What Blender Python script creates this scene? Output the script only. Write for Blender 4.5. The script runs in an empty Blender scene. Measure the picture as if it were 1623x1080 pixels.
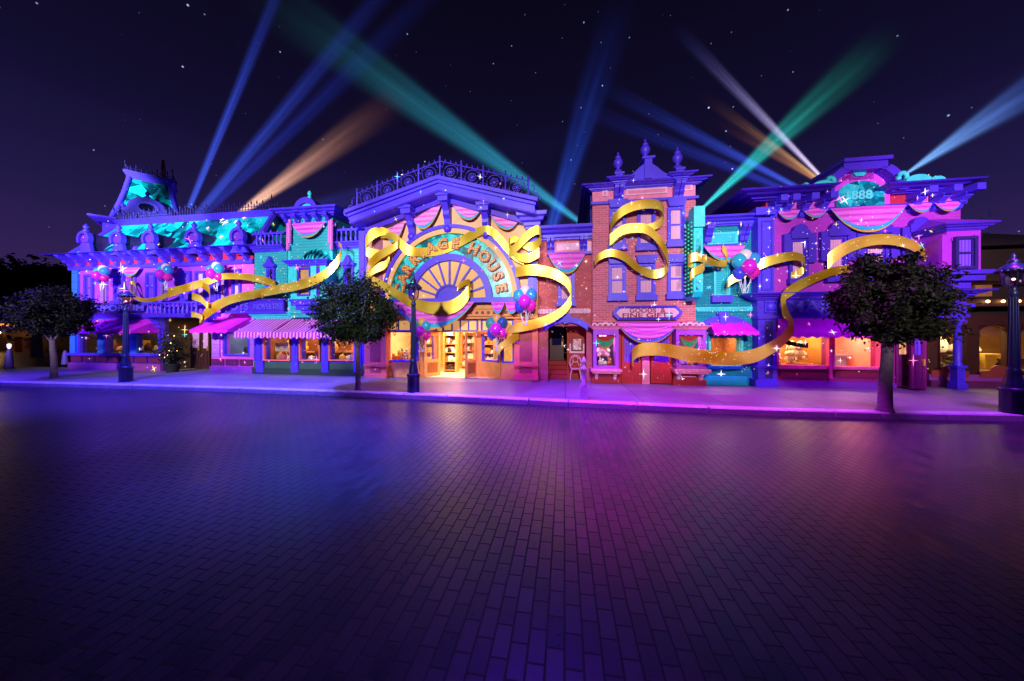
import bpy, math, random
from mathutils import Vector, Matrix
random.seed(11)
S = bpy.context.scene
COL = S.collection
R = math.radians
PI = math.pi
# ------------------------------------------------------------------ frame of the street front
FPX, CX, HOR, CAMZ, GZ = 520.0, 811.0, 530.0, 2.0, 0.15
ANG = R(9.03); CA, SA = math.cos(ANG), math.sin(ANG)
FO = Vector((0, 13.13, 0))
FM = Matrix.Translation(FO) @ Matrix.Rotation(-ANG, 4, 'Z')

def U(x, y, n=0.0):
    """photo direction met with the facade plane standing n metres in front of the building line -> (u, z)"""
    a = (x - CX) / FPX; b = (HOR - y) / FPX
    t = (CA * FO.y - n) / (CA + SA * a)
    return (t * (CA * a - SA) + SA * FO.y, CAMZ + t * b)
def uu(x, n=0.0): return U(x, 0, n)[0]
def zz(x, y, n=0.0): return U(x, y, n)[1]
def G(x, y, gz=GZ):
    """ground point -> (u, depth) of the street frame"""
    d = (CAMZ - gz) * FPX / (y - HOR)
    p = Vector(((x - CX) / FPX * d, d, 0)) - FO
    return (p.x * CA - p.y * SA, p.x * SA + p.y * CA)

# ------------------------------------------------------------------ materials
def lin(c):
    return tuple(((v / 255) / 12.92 if v / 255 <= .04045 else ((v / 255 + .055) / 1.055) ** 2.4) for v in c)
class NT:
    def __init__(s, name):
        s.m = bpy.data.materials.new(name); s.m.use_nodes = True
        s.t = s.m.node_tree; s.n = s.t.nodes; s.l = s.t.links
        s.b = s.n['Principled BSDF']; s.out = s.n['Material Output']
    def new(s, k, **kw):
        o = s.n.new(k)
        for a, v in kw.items(): setattr(o, a, v)
        return o
    def link(s, a, b): s.l.new(a, b)
    def math(s, op, a, b=None, c=None, clamp=False):
        o = s.new('ShaderNodeMath', operation=op, use_clamp=clamp)
        for i, v in enumerate((a, b, c)):
            if v is None: continue
            if isinstance(v, (int, float)): o.inputs[i].default_value = v
            else: s.link(v, o.inputs[i])
        return o.outputs[0]
    def mix(s, f, a, b, mode='MIX'):
        o = s.new('ShaderNodeMix', data_type='RGBA', blend_type=mode)
        for i, v in ((0, f), (6, a), (7, b)):
            if isinstance(v, (int, float)): o.inputs[i].default_value = v
            elif isinstance(v, tuple): o.inputs[i].default_value = (*v[:3], 1)
            else: s.link(v, o.inputs[i])
        return o.outputs[2]
    def obj(s): return s.new('ShaderNodeTexCoord').outputs['Object']
    def noise(s, vec, scale, detail=4, rough=.6):
        o = s.new('ShaderNodeTexNoise'); o.inputs['Scale'].default_value = scale
        o.inputs['Detail'].default_value = detail; o.inputs['Roughness'].default_value = rough
        s.link(vec, o.inputs['Vector']); return o
    def bump(s, h, strength=.4, dist=.02):
        o = s.new('ShaderNodeBump'); o.inputs['Strength'].default_value = strength
        o.inputs['Distance'].default_value = dist; s.link(h, o.inputs['Height'])
        s.link(o.outputs[0], s.b.inputs['Normal'])
    def base(s, c, rough=.6, metal=0.0, spec=.5):
        if isinstance(c, tuple): s.b.inputs['Base Color'].default_value = (*c[:3], 1)
        else: s.link(c, s.b.inputs['Base Color'])
        if isinstance(rough, (int, float)): s.b.inputs['Roughness'].default_value = rough
        else: s.link(rough, s.b.inputs['Roughness'])
        s.b.inputs['Metallic'].default_value = metal
        s.b.inputs['Specular IOR Level'].default_value = spec
    def wallvec(s):
        x = s.new('ShaderNodeSeparateXYZ'); s.link(s.obj(), x.inputs[0])
        c = s.new('ShaderNodeCombineXYZ')
        s.link(s.math('ADD', x.outputs[0], x.outputs[1]), c.inputs[0]); s.link(x.outputs[2], c.inputs[1])
        return c.outputs[0]
MATS = {}
def paint(name, rgb, rough=.5, var=.38, metal=0.0, spec=.5, scale=3.0):
    if name in MATS: return MATS[name]
    t = NT(name); c = lin(rgb); v = t.obj()
    n1 = t.noise(v, scale, 6, .65); n2 = t.noise(v, scale * 9, 3, .7)
    f = t.math('MULTIPLY', n1.outputs[0], n2.outputs[0]); f = t.math('MULTIPLY', f, 3.2, clamp=True)
    col = t.mix(f, tuple(x * (1 - var) for x in c), tuple(min(1, x * (1 + var * .5)) for x in c))
    t.base(col, rough, metal, spec)
    t.bump(n2.outputs[0], .22, .015)
    MATS[name] = t.m; return t.m
def brickmat(name, c1, c2, mortar, bw=.24, rh=.085, rough=.8, bump=.5):
    t = NT(name); br = t.new('ShaderNodeTexBrick')
    t.link(t.wallvec(), br.inputs['Vector'])
    for k, c in (('Color1', c1), ('Color2', c2), ('Mortar', mortar)): br.inputs[k].default_value = (*lin(c), 1)
    br.inputs['Scale'].default_value = 1; br.inputs['Brick Width'].default_value = bw; br.inputs['Row Height'].default_value = rh
    br.inputs['Mortar Size'].default_value = .008; br.inputs['Bias'].default_value = 0
    n = t.noise(t.obj(), 1.3, 6, .7)
    col = t.mix(t.math('MULTIPLY', n.outputs[0], .55), br.outputs['Color'], tuple(x * .4 for x in lin(c1)), 'MIX')
    t.base(col, rough); inv = t.math('SUBTRACT', 1.0, br.outputs['Fac']); t.bump(inv, bump, .012)
    MATS[name] = t.m; return t.m
def boards(name, rgb, pitch=.13):
    t = NT(name); x = t.new('ShaderNodeSeparateXYZ'); t.link(t.obj(), x.inputs[0])
    fr = t.math('FRACT', t.math('DIVIDE', x.outputs[2], pitch))
    line = t.math('LESS_THAN', fr, .16); c = lin(rgb); n = t.noise(t.obj(), 2, 5, .7)
    col = t.mix(t.math('MULTIPLY', n.outputs[0], .5), c, tuple(v * .55 for v in c))
    col = t.mix(t.math('MULTIPLY', line, .45), col, tuple(v * .2 for v in c))
    t.base(col, .55); t.bump(t.math('SUBTRACT', 1.0, fr), .5, .03)
    MATS[name] = t.m; return t.m
def crystal(name, dark, mid, light, scale=1.3):
    t = NT(name); v = t.obj()
    w = t.noise(v, .7, 2); wv = t.new('ShaderNodeVectorMath', operation='MULTIPLY_ADD')
    t.link(w.outputs['Color'], wv.inputs[0]); wv.inputs[1].default_value = (.7, .7, .7); t.link(v, wv.inputs[2])
    cs = []
    for k, sc in enumerate((scale, scale * 2.1)):
        vo = t.new('ShaderNodeTexVoronoi', distance='MANHATTAN' if k else 'EUCLIDEAN'); vo.inputs['Scale'].default_value = sc
        t.link(wv.outputs[0], vo.inputs['Vector'])
        sp = t.new('ShaderNodeSeparateColor'); t.link(vo.outputs['Color'], sp.inputs[0]); cs.append(sp.outputs[0])
    f = t.math('ADD', t.math('MULTIPLY', cs[0], .6), t.math('MULTIPLY', cs[1], .4))
    r = t.new('ShaderNodeValToRGB'); t.link(f, r.inputs[0])
    e = r.color_ramp.elements; e[0].position = .2; e[0].color = (*lin(dark), 1); e[1].position = .72; e[1].color = (*lin(light), 1)
    k = e.new(.45); k.color = (*lin(mid), 1)
    t.base(r.outputs[0], .3); t.bump(f, .6, .06)
    MATS[name] = t.m; return t.m
def emis(name, rgb, s):
    t = NT(name); c = lin(rgb)
    t.base(tuple(min(.8, v) for v in c), .5); t.b.inputs['Emission Color'].default_value = (*c, 1); t.b.inputs['Emission Strength'].default_value = s
    MATS[name] = t.m; return t.m
def stripes(name, ca, cb, w, axis=0, rough=.7, soft=False):
    t = NT(name); x = t.new('ShaderNodeSeparateXYZ'); t.link(t.obj(), x.inputs[0])
    fr = t.math('FRACT', t.math('DIVIDE', x.outputs[axis], w))
    if soft: f = t.math('ABSOLUTE', t.math('SINE', t.math('MULTIPLY', fr, PI)))
    else: f = t.math('LESS_THAN', fr, .5)
    n = t.noise(t.obj(), 4, 4); ca2 = tuple(v * .6 for v in lin(ca))
    col = t.mix(f, t.mix(n.outputs[0], ca2, lin(ca)), lin(cb)); t.base(col, rough)
    MATS[name] = t.m; return t.m
def glassmat(name, tint=(.9, .9, .95), rough=.03, alpha=.12):
    t = NT(name); g = t.new('ShaderNodeBsdfGlossy'); g.inputs['Roughness'].default_value = rough
    tr = t.new('ShaderNodeBsdfTransparent'); tr.inputs[0].default_value = (*tint, 1)
    mx = t.new('ShaderNodeMixShader'); mx.inputs[0].default_value = alpha
    t.link(tr.outputs[0], mx.inputs[1]); t.link(g.outputs[0], mx.inputs[2]); t.link(mx.outputs[0], t.out.inputs[0])
    MATS[name] = t.m; return t.m

VIO = paint('projected violet trim', (84, 54, 240), .45, .3)  # projected light on the fronts is put into these base colours
VIO2 = paint('deep projected violet trim', (76, 36, 208), .5, .3)
VIOD = paint('dark violet iron', (44, 22, 120), .5, .3)
INK = paint('dark iron', (28, 20, 50), .5, .3)
BLUEQ = paint('sky blue quoins', (40, 120, 250), .6)
PALEB = paint('pale lilac quoins', (150, 110, 250), .6)
EWALL = paint('projected orchid plaster', (165, 62, 228), .7, .3)
EPINK = paint('projected pink plaster', (235, 88, 222), .7, .25)
DADO = paint('plum panels', (110, 24, 92), .6)
DADOL = paint('mauve base', (150, 60, 160), .7)
RED = paint('crimson soffit', (190, 20, 70), .7)
TEAL = boards('teal clapboard', (52, 190, 200))
TEALP = paint('projected aqua', (60, 215, 218), .5)
TEALB = brickmat('cyan brick', (0, 170, 190), (0, 140, 170), (10, 110, 140), bump=.7)
CRY = crystal('projected crystal facets', (0, 62, 88), (0, 168, 178), (20, 240, 236), 1.25)  # projected crystal image, put into the surface colour
CRY2 = crystal('fine projected crystal facets', (0, 90, 110), (0, 165, 180), (60, 235, 235), 2.6)
TAN = paint('peach plaster', (240, 182, 138), .7, .25)
TAN2 = paint('honey wood', (226, 150, 84), .55, .35)
CORAL = paint('projected coral', (252, 118, 104), .6, .25)
CORALD = paint('deep coral panels', (178, 70, 82), .6)
BRK = brickmat('rose brick', (240, 124, 152), (216, 98, 130), (246, 176, 196), bump=.6)
BRKR = brickmat('red brick', (226, 108, 116), (200, 86, 98), (190, 110, 118), bump=.6)
PINKP = paint('pink panel', (238, 128, 168), .6)
PINKL = paint('light pink panel', (248, 184, 214), .6)
MAG = brickmat('magenta brick', (212, 60, 226), (200, 50, 216), (190, 56, 206), bump=.35)  # projected magenta light put into the brick colour
MAGP = paint('projected magenta plaster', (222, 70, 232), .65)
AWN = paint('magenta awning cloth', (222, 24, 222), .8, .4)
AWS = stripes('striped awning cloth', (196, 40, 190), (244, 150, 236), .16, 0)
CLOTH = stripes('projected magenta swag', (226, 48, 216), (246, 120, 240), .2, 2, .6, True)
CYB = paint('cyan swag border', (40, 176, 236), .6)
GTR = paint('gold swag trim', (226, 178, 60), .4)
GREENC = paint('green swag border', (60, 220, 120), .6)
CURT = stripes('lilac curtain', (226, 130, 190), (250, 196, 228), .05, 0, .7, True)
CURTV = stripes('violet curtain', (100, 40, 230), (140, 80, 250), .09, 0, .7, True)
CURTR = stripes('red curtain', (140, 10, 40), (200, 20, 60), .12, 0, .8, True)
DKGL = paint('dark window glass', (24, 18, 60), .1, .4)
DOOR = paint('oxblood door', (150, 20, 40), .5)
DOORM = paint('mulberry door', (120, 16, 100), .5)
STEP = paint('red steps', (160, 30, 40), .7)
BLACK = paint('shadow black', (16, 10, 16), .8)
OLIVE = paint('drab olive plaster', (78, 62, 40), .8, .4)
BROWN = paint('walnut shopfront', (70, 34, 22), .5, .4)
BROWND = paint('dark brown roofing', (36, 22, 22), .9, .4)
ROOFT = paint('dark roof', (30, 22, 60), .8)
CREAM = paint('cream interior', (250, 218, 160), .8)
WARMW = paint('orange interior', (150, 84, 36), .8, .5)
GREYI = paint('grey interior', (120, 120, 140), .8)
PINKI = paint('pink interior', (246, 150, 120), .8)
GLASS = glassmat('shop glass')
FROST = emis('lit frosted glass', (255, 190, 110), .55)
BULB = emis('warm bulb', (255, 196, 110), 9)
LGLOW = emis('lantern flame', (255, 190, 170), 5)
def goldmat():
    t = NT('projected gold ribbon'); v = t.obj(); n = t.noise(v, .9, 1); m = t.noise(v, 40, 2, .8)
    rp = t.new('ShaderNodeValToRGB'); t.link(n.outputs[0], rp.inputs[0]); rp.color_ramp.elements[0].position = .36; rp.color_ramp.elements[1].position = .62
    c = t.mix(rp.outputs[0], lin((206, 152, 0)), lin((252, 220, 84)))  # pale highlights put into the gold, patched by noise
    spk = t.math('GREATER_THAN', m.outputs[0], .69)
    c = t.mix(t.math('MULTIPLY', spk, .6), c, lin((255, 240, 190)))
    t.base(c, .3, .45)
    return t.m
GOLD = goldmat()
def roadmat():
    t = NT('brick paving'); x = t.new('ShaderNodeSeparateXYZ'); t.link(t.obj(), x.inputs[0])
    c = t.new('ShaderNodeCombineXYZ'); t.link(x.outputs[1], c.inputs[0]); t.link(x.outputs[0], c.inputs[1])
    wob = t.noise(t.obj(), 2.2, 2); wv = t.new('ShaderNodeVectorMath', operation='MULTIPLY_ADD')
    t.link(wob.outputs['Color'], wv.inputs[0]); wv.inputs[1].default_value = (.012, .012, 0); t.link(c.outputs[0], wv.inputs[2])
    br = t.new('ShaderNodeTexBrick'); t.link(wv.outputs[0], br.inputs['Vector'])
    br.inputs['Color1'].default_value = (.085, .042, .08, 1); br.inputs['Color2'].default_value = (.018, .014, .045, 1)
    br.inputs['Mortar'].default_value = (.005, .0035, .007, 1); br.inputs['Scale'].default_value = 1
    br.inputs['Brick Width'].default_value = .236; br.inputs['Row Height'].default_value = .115; br.inputs['Mortar Size'].default_value = .0078
    br.inputs['Mortar Smooth'].default_value = .1
    n = t.noise(t.obj(), .35, 5, .6); n2 = t.noise(t.obj(), 28, 4, .7)
    col = t.mix(t.math('MULTIPLY', n.outputs[0], .8), br.outputs['Color'], (.01, .007, .016))
    sn = t.noise(t.obj(), 1.7, 6, .75); sm_ = t.math('GREATER_THAN', sn.outputs[0], .6)
    col = t.mix(t.math('MULTIPLY', sm_, .3), col, (.008, .006, .01))
    pz_ = t.noise(t.obj(), .9, 4, .6)
    ro = t.math('ADD', .12, t.math('MULTIPLY', n2.outputs[0], .16)); ro = t.math('ADD', ro, t.math('MULTIPLY', pz_.outputs[0], .16)); ro = t.math('ADD', ro, t.math('MULTIPLY', br.outputs['Fac'], .4))
    sp = t.new('ShaderNodeSeparateColor'); t.link(br.outputs['Color'], sp.inputs[0])
    ro = t.math('ADD', ro, t.math('MULTIPLY', sp.outputs[0], 1.2))
    t.base(col, ro, 0, .6)
    h = t.math('ADD', t.math('MULTIPLY', t.math('SUBTRACT', 1.0, br.outputs['Fac']), .8), t.math('MULTIPLY', n2.outputs[0], .35))
    h = t.math('ADD', h, t.math('MULTIPLY', sp.outputs[0], 6.0))
    t.bump(h, .42, .012); return t.m
def paveMat():
    t = NT('concrete pavement'); br = t.new('ShaderNodeTexBrick'); t.link(t.obj(), br.inputs['Vector'])
    br.inputs['Scale'].default_value = 1; br.inputs['Brick Width'].default_value = 2.1; br.inputs['Row Height'].default_value = 1.6
    br.inputs['Mortar Size'].default_value = .014; br.offset = 0
    for k, c in (('Color1', (.36, .34, .36)), ('Color2', (.27, .26, .29)), ('Mortar', (.05, .05, .06))): br.inputs[k].default_value = (*c, 1)
    n = t.noise(t.obj(), .8, 6, .7); n2 = t.noise(t.obj(), 30, 3)
    col = t.mix(t.math('MULTIPLY', n.outputs[0], .8), br.outputs['Color'], (.12, .11, .14))
    t.base(col, t.math('ADD', .3, t.math('MULTIPLY', n.outputs[0], .35))); t.bump(n2.outputs[0], .15, .005); return t.m
def leafmat(name, a, b):
    t = NT(name); o = t.noise(t.obj(), 7, 2); c = t.mix(o.outputs[0], a, b); t.base(c, .55, 0, .25); return t.m
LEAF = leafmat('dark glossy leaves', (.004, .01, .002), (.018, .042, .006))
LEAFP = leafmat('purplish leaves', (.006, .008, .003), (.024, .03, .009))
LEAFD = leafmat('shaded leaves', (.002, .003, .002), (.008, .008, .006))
BARK = paint('grey bark', (104, 88, 98), .9, .75, 0, .5, 9)

# ------------------------------------------------------------------ mesh builder (street-frame coordinates: u, depth, z)
ORG = {}
class MB:
    def __init__(s): s.v = []; s.f = []; s.sm = []
    def add(s, vs, fs, smooth=False):
        k = len(s.v); s.v += [tuple(p) for p in vs]
        for f in fs: s.f.append(tuple(i + k for i in f)); s.sm.append(smooth)
        return s
    def box(s, x0, x1, y0, y1, z0, z1):
        if x0 > x1: x0, x1 = x1, x0
        if z0 > z1: z0, z1 = z1, z0
        if y0 > y1: y0, y1 = y1, y0
        v = [(x0,y0,z0),(x1,y0,z0),(x1,y1,z0),(x0,y1,z0),(x0,y0,z1),(x1,y0,z1),(x1,y1,z1),(x0,y1,z1)]
        return s.add(v, [(0,3,2,1),(4,5,6,7),(0,1,5,4),(1,2,6,5),(2,3,7,6),(3,0,4,7)])
    def pr(s, x0, y0, x1, y1, n, d):
        """box whose front face shows at these photo coordinates, n in front of the line, d deep"""
        xm = (x0 + x1) / 2
        return s.box(uu(x0, n), uu(x1, n), -n, -n + d, zz(xm, y1, n), zz(xm, y0, n))
    def prism(s, pts, y0, y1, smooth=False):
        """polygon of (u,z), counter-clockwise seen from the street, between depths y0 (front) and y1"""
        k = len(pts); v = [(p[0], y0, p[1]) for p in pts] + [(p[0], y1, p[1]) for p in pts]
        f = [tuple(range(k)), tuple(range(2 * k - 1, k - 1, -1))]
        s.add(v, f); s.add(v, [(i, k + i, k + (i + 1) % k, (i + 1) % k) for i in range(k)], smooth); return s
    def side(s, pts, x0, x1):
        """profile of (depth,z) run along u"""
        k = len(pts); v = [(x0, p[0], p[1]) for p in pts] + [(x1, p[0], p[1]) for p in pts]
        return s.add(v, [tuple(range(k)), tuple(range(2 * k - 1, k - 1, -1))] + [(i, k + i, k + (i + 1) % k, (i + 1) % k) for i in range(k)])
    def ring(s, cx, cz, rx0, rz0, rx1, rz1, a0, a1, y0, y1, k=40):
        """arched band between two ellipses"""
        v = []
        for i in range(k + 1):
            a = a0 + (a1 - a0) * i / k; c, sn = math.cos(a), math.sin(a)
            v += [(cx + rx0 * c, y0, cz + rz0 * sn), (cx + rx1 * c, y0, cz + rz1 * sn), (cx + rx1 * c, y1, cz + rz1 * sn), (cx + rx0 * c, y1, cz + rz0 * sn)]
        f = []
        for i in range(k):
            for j in range(4): f.append((4*i+j, 4*i+(j+1)%4, 4*i+4+(j+1)%4, 4*i+4+j))
        f += [(0,3,2,1), tuple(4*k+j for j in range(4))]
        return s.add(v, f)
    def lathe(s, cx, cy, prof, k=16, smooth=True, z0=0.0):
        v = [(cx + r * math.cos(2*PI*i/k), cy + r * math.sin(2*PI*i/k), z0 + z) for r, z in prof for i in range(k)]
        m = len(prof); f = [(a*k+i, a*k+(i+1)%k, (a+1)*k+(i+1)%k, (a+1)*k+i) for a in range(m-1) for i in range(k)]
        s.add(v, f, smooth); s.add(v, [tuple(range(k-1,-1,-1)), tuple((m-1)*k+i for i in range(k))]); return s
    def tube(s, path, r, k=6, smooth=True):
        P = [Vector(p) for p in path]; m = len(P); v = []
        for i, p in enumerate(P):
            d = (P[min(i+1,m-1)] - P[max(i-1,0)]).normalized()
            a = d.cross(Vector((0,0,1)) if abs(d.z) < .9 else Vector((1,0,0))).normalized(); b = d.cross(a)
            rr = r[i] if isinstance(r, (list, tuple)) else r
            for j in range(k):
                t = 2*PI*j/k; v.append(tuple(p + a*rr*math.cos(t) + b*rr*math.sin(t)))
        f = [(a*k+i, a*k+(i+1)%k, (a+1)*k+(i+1)%k, (a+1)*k+i) for a in range(m-1) for i in range(k)]
        s.add(v, f, smooth); s.add(v, [tuple(range(k-1,-1,-1)), tuple((m-1)*k+i for i in range(k))]); return s
    def ball(s, c, r, k=12, m=8, sz=1.0, sx=1.0, sy=1.0):
        v = []; f = []
        for a in range(m + 1):
            p = PI * a / m
            for i in range(k):
                t = 2*PI*i/k; v.append((c[0] + sx*r*math.sin(p)*math.cos(t), c[1] + sy*r*math.sin(p)*math.sin(t), c[2] - sz*r*math.cos(p)))
        for a in range(m):
            for i in range(k): f.append((a*k+i, a*k+(i+1)%k, (a+1)*k+(i+1)%k, (a+1)*k+i))
        return s.add(v, f, True)
    def link(s, name, mat, parent=None, origin=None):
        org = Vector(ORG[parent.name]) if parent else Vector(origin or (0,0,0))
        me = bpy.data.meshes.new(name)
        me.from_pydata([(p[0]-org.x, p[1]-org.y, p[2]-org.z) for p in s.v], [], s.f); me.validate(); me.update()
        for p, q in zip(me.polygons, s.sm): p.use_smooth = q
        me.materials.append(mat)
        o = bpy.data.objects.new(name, me); COL.objects.link(o); ORG[o.name] = tuple(org)
        if parent: o.parent = parent
        else: o.matrix_world = FM @ Matrix.Translation(org)
        return o
def tag(o, label=None, cat=None, group=None, kind=None):
    for k, v in (('label', label), ('category', cat), ('group', group), ('kind', kind)):
        if v: o[k] = v
    return o
def thing(name, label, cat, u, y, z=GZ, group=None):
    o = bpy.data.objects.new(name, None); COL.objects.link(o); o.empty_display_size = .2
    o.matrix_world = FM @ Matrix.Translation((u, y, z)); ORG[o.name] = (u, y, z)
    return tag(o, label, cat, group)
def part(parent, name, mat, fn):
    b = MB(); fn(b); return b.link(name, mat, parent)

# ------------------------------------------------------------------ architectural helpers
def wall_holes(b, x0, x1, z0, z1, y0, y1, holes):
    xs = sorted({x0, x1, *[h[0] for h in holes], *[h[1] for h in holes]}); zs = sorted({z0, z1, *[h[2] for h in holes], *[h[3] for h in holes]})
    xs = [x for x in xs if x0 <= x <= x1]; zs = [z for z in zs if z0 <= z <= z1]
    def solid(i, j):
        if i < 0 or j < 0 or i >= len(xs)-1 or j >= len(zs)-1: return False
        cx, cz = (xs[i]+xs[i+1])/2, (zs[j]+zs[j+1])/2
        return not any(h[0] < cx < h[1] and h[2] < cz < h[3] for h in holes)
    for i in range(len(xs)-1):
        for j in range(len(zs)-1):
            if not solid(i, j): continue
            a, c, d, e = xs[i], xs[i+1], zs[j], zs[j+1]
            v = [(a,y0,d),(c,y0,d),(c,y0,e),(a,y0,e),(a,y1,d),(c,y1,d),(c,y1,e),(a,y1,e)]
            f = [(0,1,2,3),(7,6,5,4)]
            if not solid(i-1,j): f.append((0,3,7,4))
            if not solid(i+1,j): f.append((1,5,6,2))
            if not solid(i,j-1): f.append((0,4,5,1))
            if not solid(i,j+1): f.append((3,2,6,7))
            b.add(v, f)
def hole(x0, y0, x1, y1, n):
    xm = (x0+x1)/2; return (uu(x0,n), uu(x1,n), zz(xm,y1,n), zz(xm,y0,n))
def frame(b, h, w, y0, y1):
    x0, x1, z0, z1 = h
    b.box(x0-w, x0, y0, y1, z0-w, z1+w); b.box(x1, x1+w, y0, y1, z0-w, z1+w); b.box(x0, x1, y0, y1, z1, z1+w); b.box(x0, x1, y0, y1, z0-w, z0)
def bracket(b, u, ztop, h, d, w, yw):
    """scrolled console: wall at depth yw, reaching d towards the street"""
    P = []
    for i in range(9):
        t = i / 8; P.append((yw - d * (1 - .12*math.sin(PI*t)) * (1 - t)**1.0 - .07 * (math.sin(3*PI*t)**2) - .02, ztop - h * t))
    P = [(yw, ztop)] + P + [(yw, ztop - h)]
    b.side(P, u - w/2, u + w/2)
    b.box(u - w*.65, u + w*.65, yw - d - .05, yw, ztop, ztop + .06)
def cornice(b, x0, x1, yw, z0, z1, d, back=.0, ret=True):
    """stepped, flared cornice from the wall at depth yw out to d; mitred short returns"""
    steps = ((0, .12), (.12, .3), (.3, .34), (.36, .62), (.62, .66), (.74, .88), (1, 1))
    prev = None
    prof = [(0, 0), (.18, 0), (.2, .14), (.34, .2), (.36, .4), (.62, .5), (.7, .68), (.94, .78), (1, 1), (0, 1)]
    if ret:
        for (pa, za), (pb, zb) in zip(prof[1:-1], prof[2:-1]):
            A, B_ = pa*d, pb*d; ZA, ZB = z0+(z1-z0)*za, z0+(z1-z0)*zb
            v = [(x0-A,yw+back,ZA),(x0-A,yw-A,ZA),(x1+A,yw-A,ZA),(x1+A,yw+back,ZA),(x0-B_,yw+back,ZB),(x0-B_,yw-B_,ZB),(x1+B_,yw-B_,ZB),(x1+B_,yw+back,ZB)]
            b.add(v, [(1,2,6,5),(0,1,5,4),(2,3,7,6)])
        A = .18*d; b.add([(x0-A,yw+back,z0),(x0-A,yw-A,z0),(x1+A,yw-A,z0),(x1+A,yw+back,z0)], [(3,2,1,0)])
        b.add([(x0-d,yw+back,z1),(x0-d,yw-d,z1),(x1+d,yw-d,z1),(x1+d,yw+back,z1)], [(0,1,2,3)])
    else:
        b.side([(yw - p*d, z0 + (z1-z0)*q) for p, q in prof], x0, x1)
def balusters(b, x0, x1, y, z0, z1, step, r):
    k = max(2, int((x1-x0)/step)); h = z1 - z0
    for i in range(k):
        x = x0 + (i+.5)*(x1-x0)/k
        b.lathe(x, y, [(r*.6,0),(r*.6,h*.08),(r,h*.3),(r*.45,h*.62),(r*.5,h*.8),(r*.8,h*.9),(r*.8,h)], 6, True, z0)
def sash(root, x0, y0, x1, y1, n, trim, pane=CURT, hood=None, sill=True, w=.1, mid=True, hw=1.25):
    """upper-floor sash window: frame > pane, hood, sill"""
    h = hole(x0, y0, x1, y1, n); X0, X1, Z0, Z1 = h; yw = -n
    b = MB(); frame(b, h, w, yw-.1, yw+.02)
    if mid: b.box(X0, X1, yw-.06, yw, (Z0+Z1)/2-.03, (Z0+Z1)/2+.03)
    b.box(X0, X0+.035, yw-.05, yw, Z0, Z1); b.box(X1-.035, X1, yw-.05, yw, Z0, Z1)
    o = b.link('window', trim, root)
    part(o, 'pane', pane, lambda q: q.box(X0, X1, yw-.02, yw+.01, Z0, Z1))
    xm = (X0+X1)/2; W = (X1-X0)/2
    if hood == 'slab':
        part(o, 'hood', trim, lambda q: q.prism([(xm-W*1.3, Z1+w), (xm+W*1.3, Z1+w), (xm+W*1.75, Z1+w+.3), (xm-W*1.75, Z1+w+.3)], yw-.22, yw))
    elif hood == 'gable':
        part(o, 'hood', trim, lambda q: q.prism([(xm-W*2.3, Z1+w), (xm+W*2.3, Z1+w), (xm+W*2.6, Z1+w+.12), (xm+W*1.3,Z1+w+.2), (xm, Z1+w+.5), (xm-W*1.3,Z1+w+.2), (xm-W*2.6, Z1+w+.12)], yw-.2, yw))
    elif hood == 'round':
        def f(q):
            pts = [(xm-W*1.5, Z1+w-.02), (xm+W*1.5, Z1+w-.02), (xm+W*1.5, Z1+w+.22)]
            pts += [(xm+W*1.15*math.cos(a), Z1+w+.26+W*1.1*math.sin(a)) for a in [PI*i/12 for i in range(13)]]
            pts += [(xm-W*1.5, Z1+w+.22)]
            q.prism(pts, yw-.2, yw)
            for sx in (-1, 1): q.box(xm+sx*W*1.9-.12, xm+sx*W*1.9+.12, yw-.16, yw, Z1-.75, Z1+w+.16)
        part(o, 'hood', trim, f)
    if sill:
        part(o, 'sill', trim, lambda q: q.box(xm-W*hw-w, xm+W*hw+w, yw-.2, yw, Z0-w-.2, Z0-w))
    return o
def shopwin(root, x0, y0, x1, y1, n, trim, bars=0, w=.07, name='shop_window'):
    h = hole(x0, y0, x1, y1, n); b = MB(); frame(b, h, w, -n-.06, -n+.1)
    for i in range(bars):
        x = h[0] + (i+1)*(h[1]-h[0])/(bars+1); b.box(x-.02, x+.02, -n-.03, -n+.05, h[2], h[3])
    o = b.link(name, trim, root)
    part(o, 'pane', GLASS, lambda q: q.box(h[0], h[1], -n+.02, -n+.035, h[2], h[3]))
    return h
LIGHTS = []
def lamp(kind, name, p, energy, color, size=.5, aim=None, spot=None, blend=.5, frame_local=True):
    l = bpy.data.lights.new(name, kind); l.energy = energy; l.color = color
    if kind == 'AREA': l.shape = 'RECTANGLE'; l.size, l.size_y = size if isinstance(size, tuple) else (size, size)
    elif kind == 'SPOT': l.spot_size = spot; l.spot_blend = blend; l.shadow_soft_size = size
    else: l.shadow_soft_size = size
    o = bpy.data.objects.new(name, l); COL.objects.link(o)
    P = FM @ Vector(p) if frame_local else Vector(p); o.location = P
    if aim:
        A = FM @ Vector(aim) if frame_local else Vector(aim)
        o.rotation_euler = (A - P).to_track_quat('-Z', 'Y').to_euler()
    return o
def room(root, x0, x1, z0, z1, y0, y1, mat, power, color=(1, .72, .42), floor=None):
    """lit interior behind a shop window, open to the street"""
    b = MB(); v = [(x0,y0,z0),(x1,y0,z0),(x1,y1,z0),(x0,y1,z0),(x0,y0,z1),(x1,y0,z1),(x1,y1,z1),(x0,y1,z1)]
    b.add(v, [(0,1,2,3),(7,6,5,4),(3,2,6,7),(0,3,7,4),(1,5,6,2)])
    o = b.link('interior', mat, root)
    if power: lamp('AREA', 'shop ceiling light', ((x0+x1)/2, y0+(y1-y0)*.35, z1-.06), power, color, ((x1-x0)*.8, (y1-y0)*.5), ((x0+x1)/2, y0+(y1-y0)*.45, z0))
    return o
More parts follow.
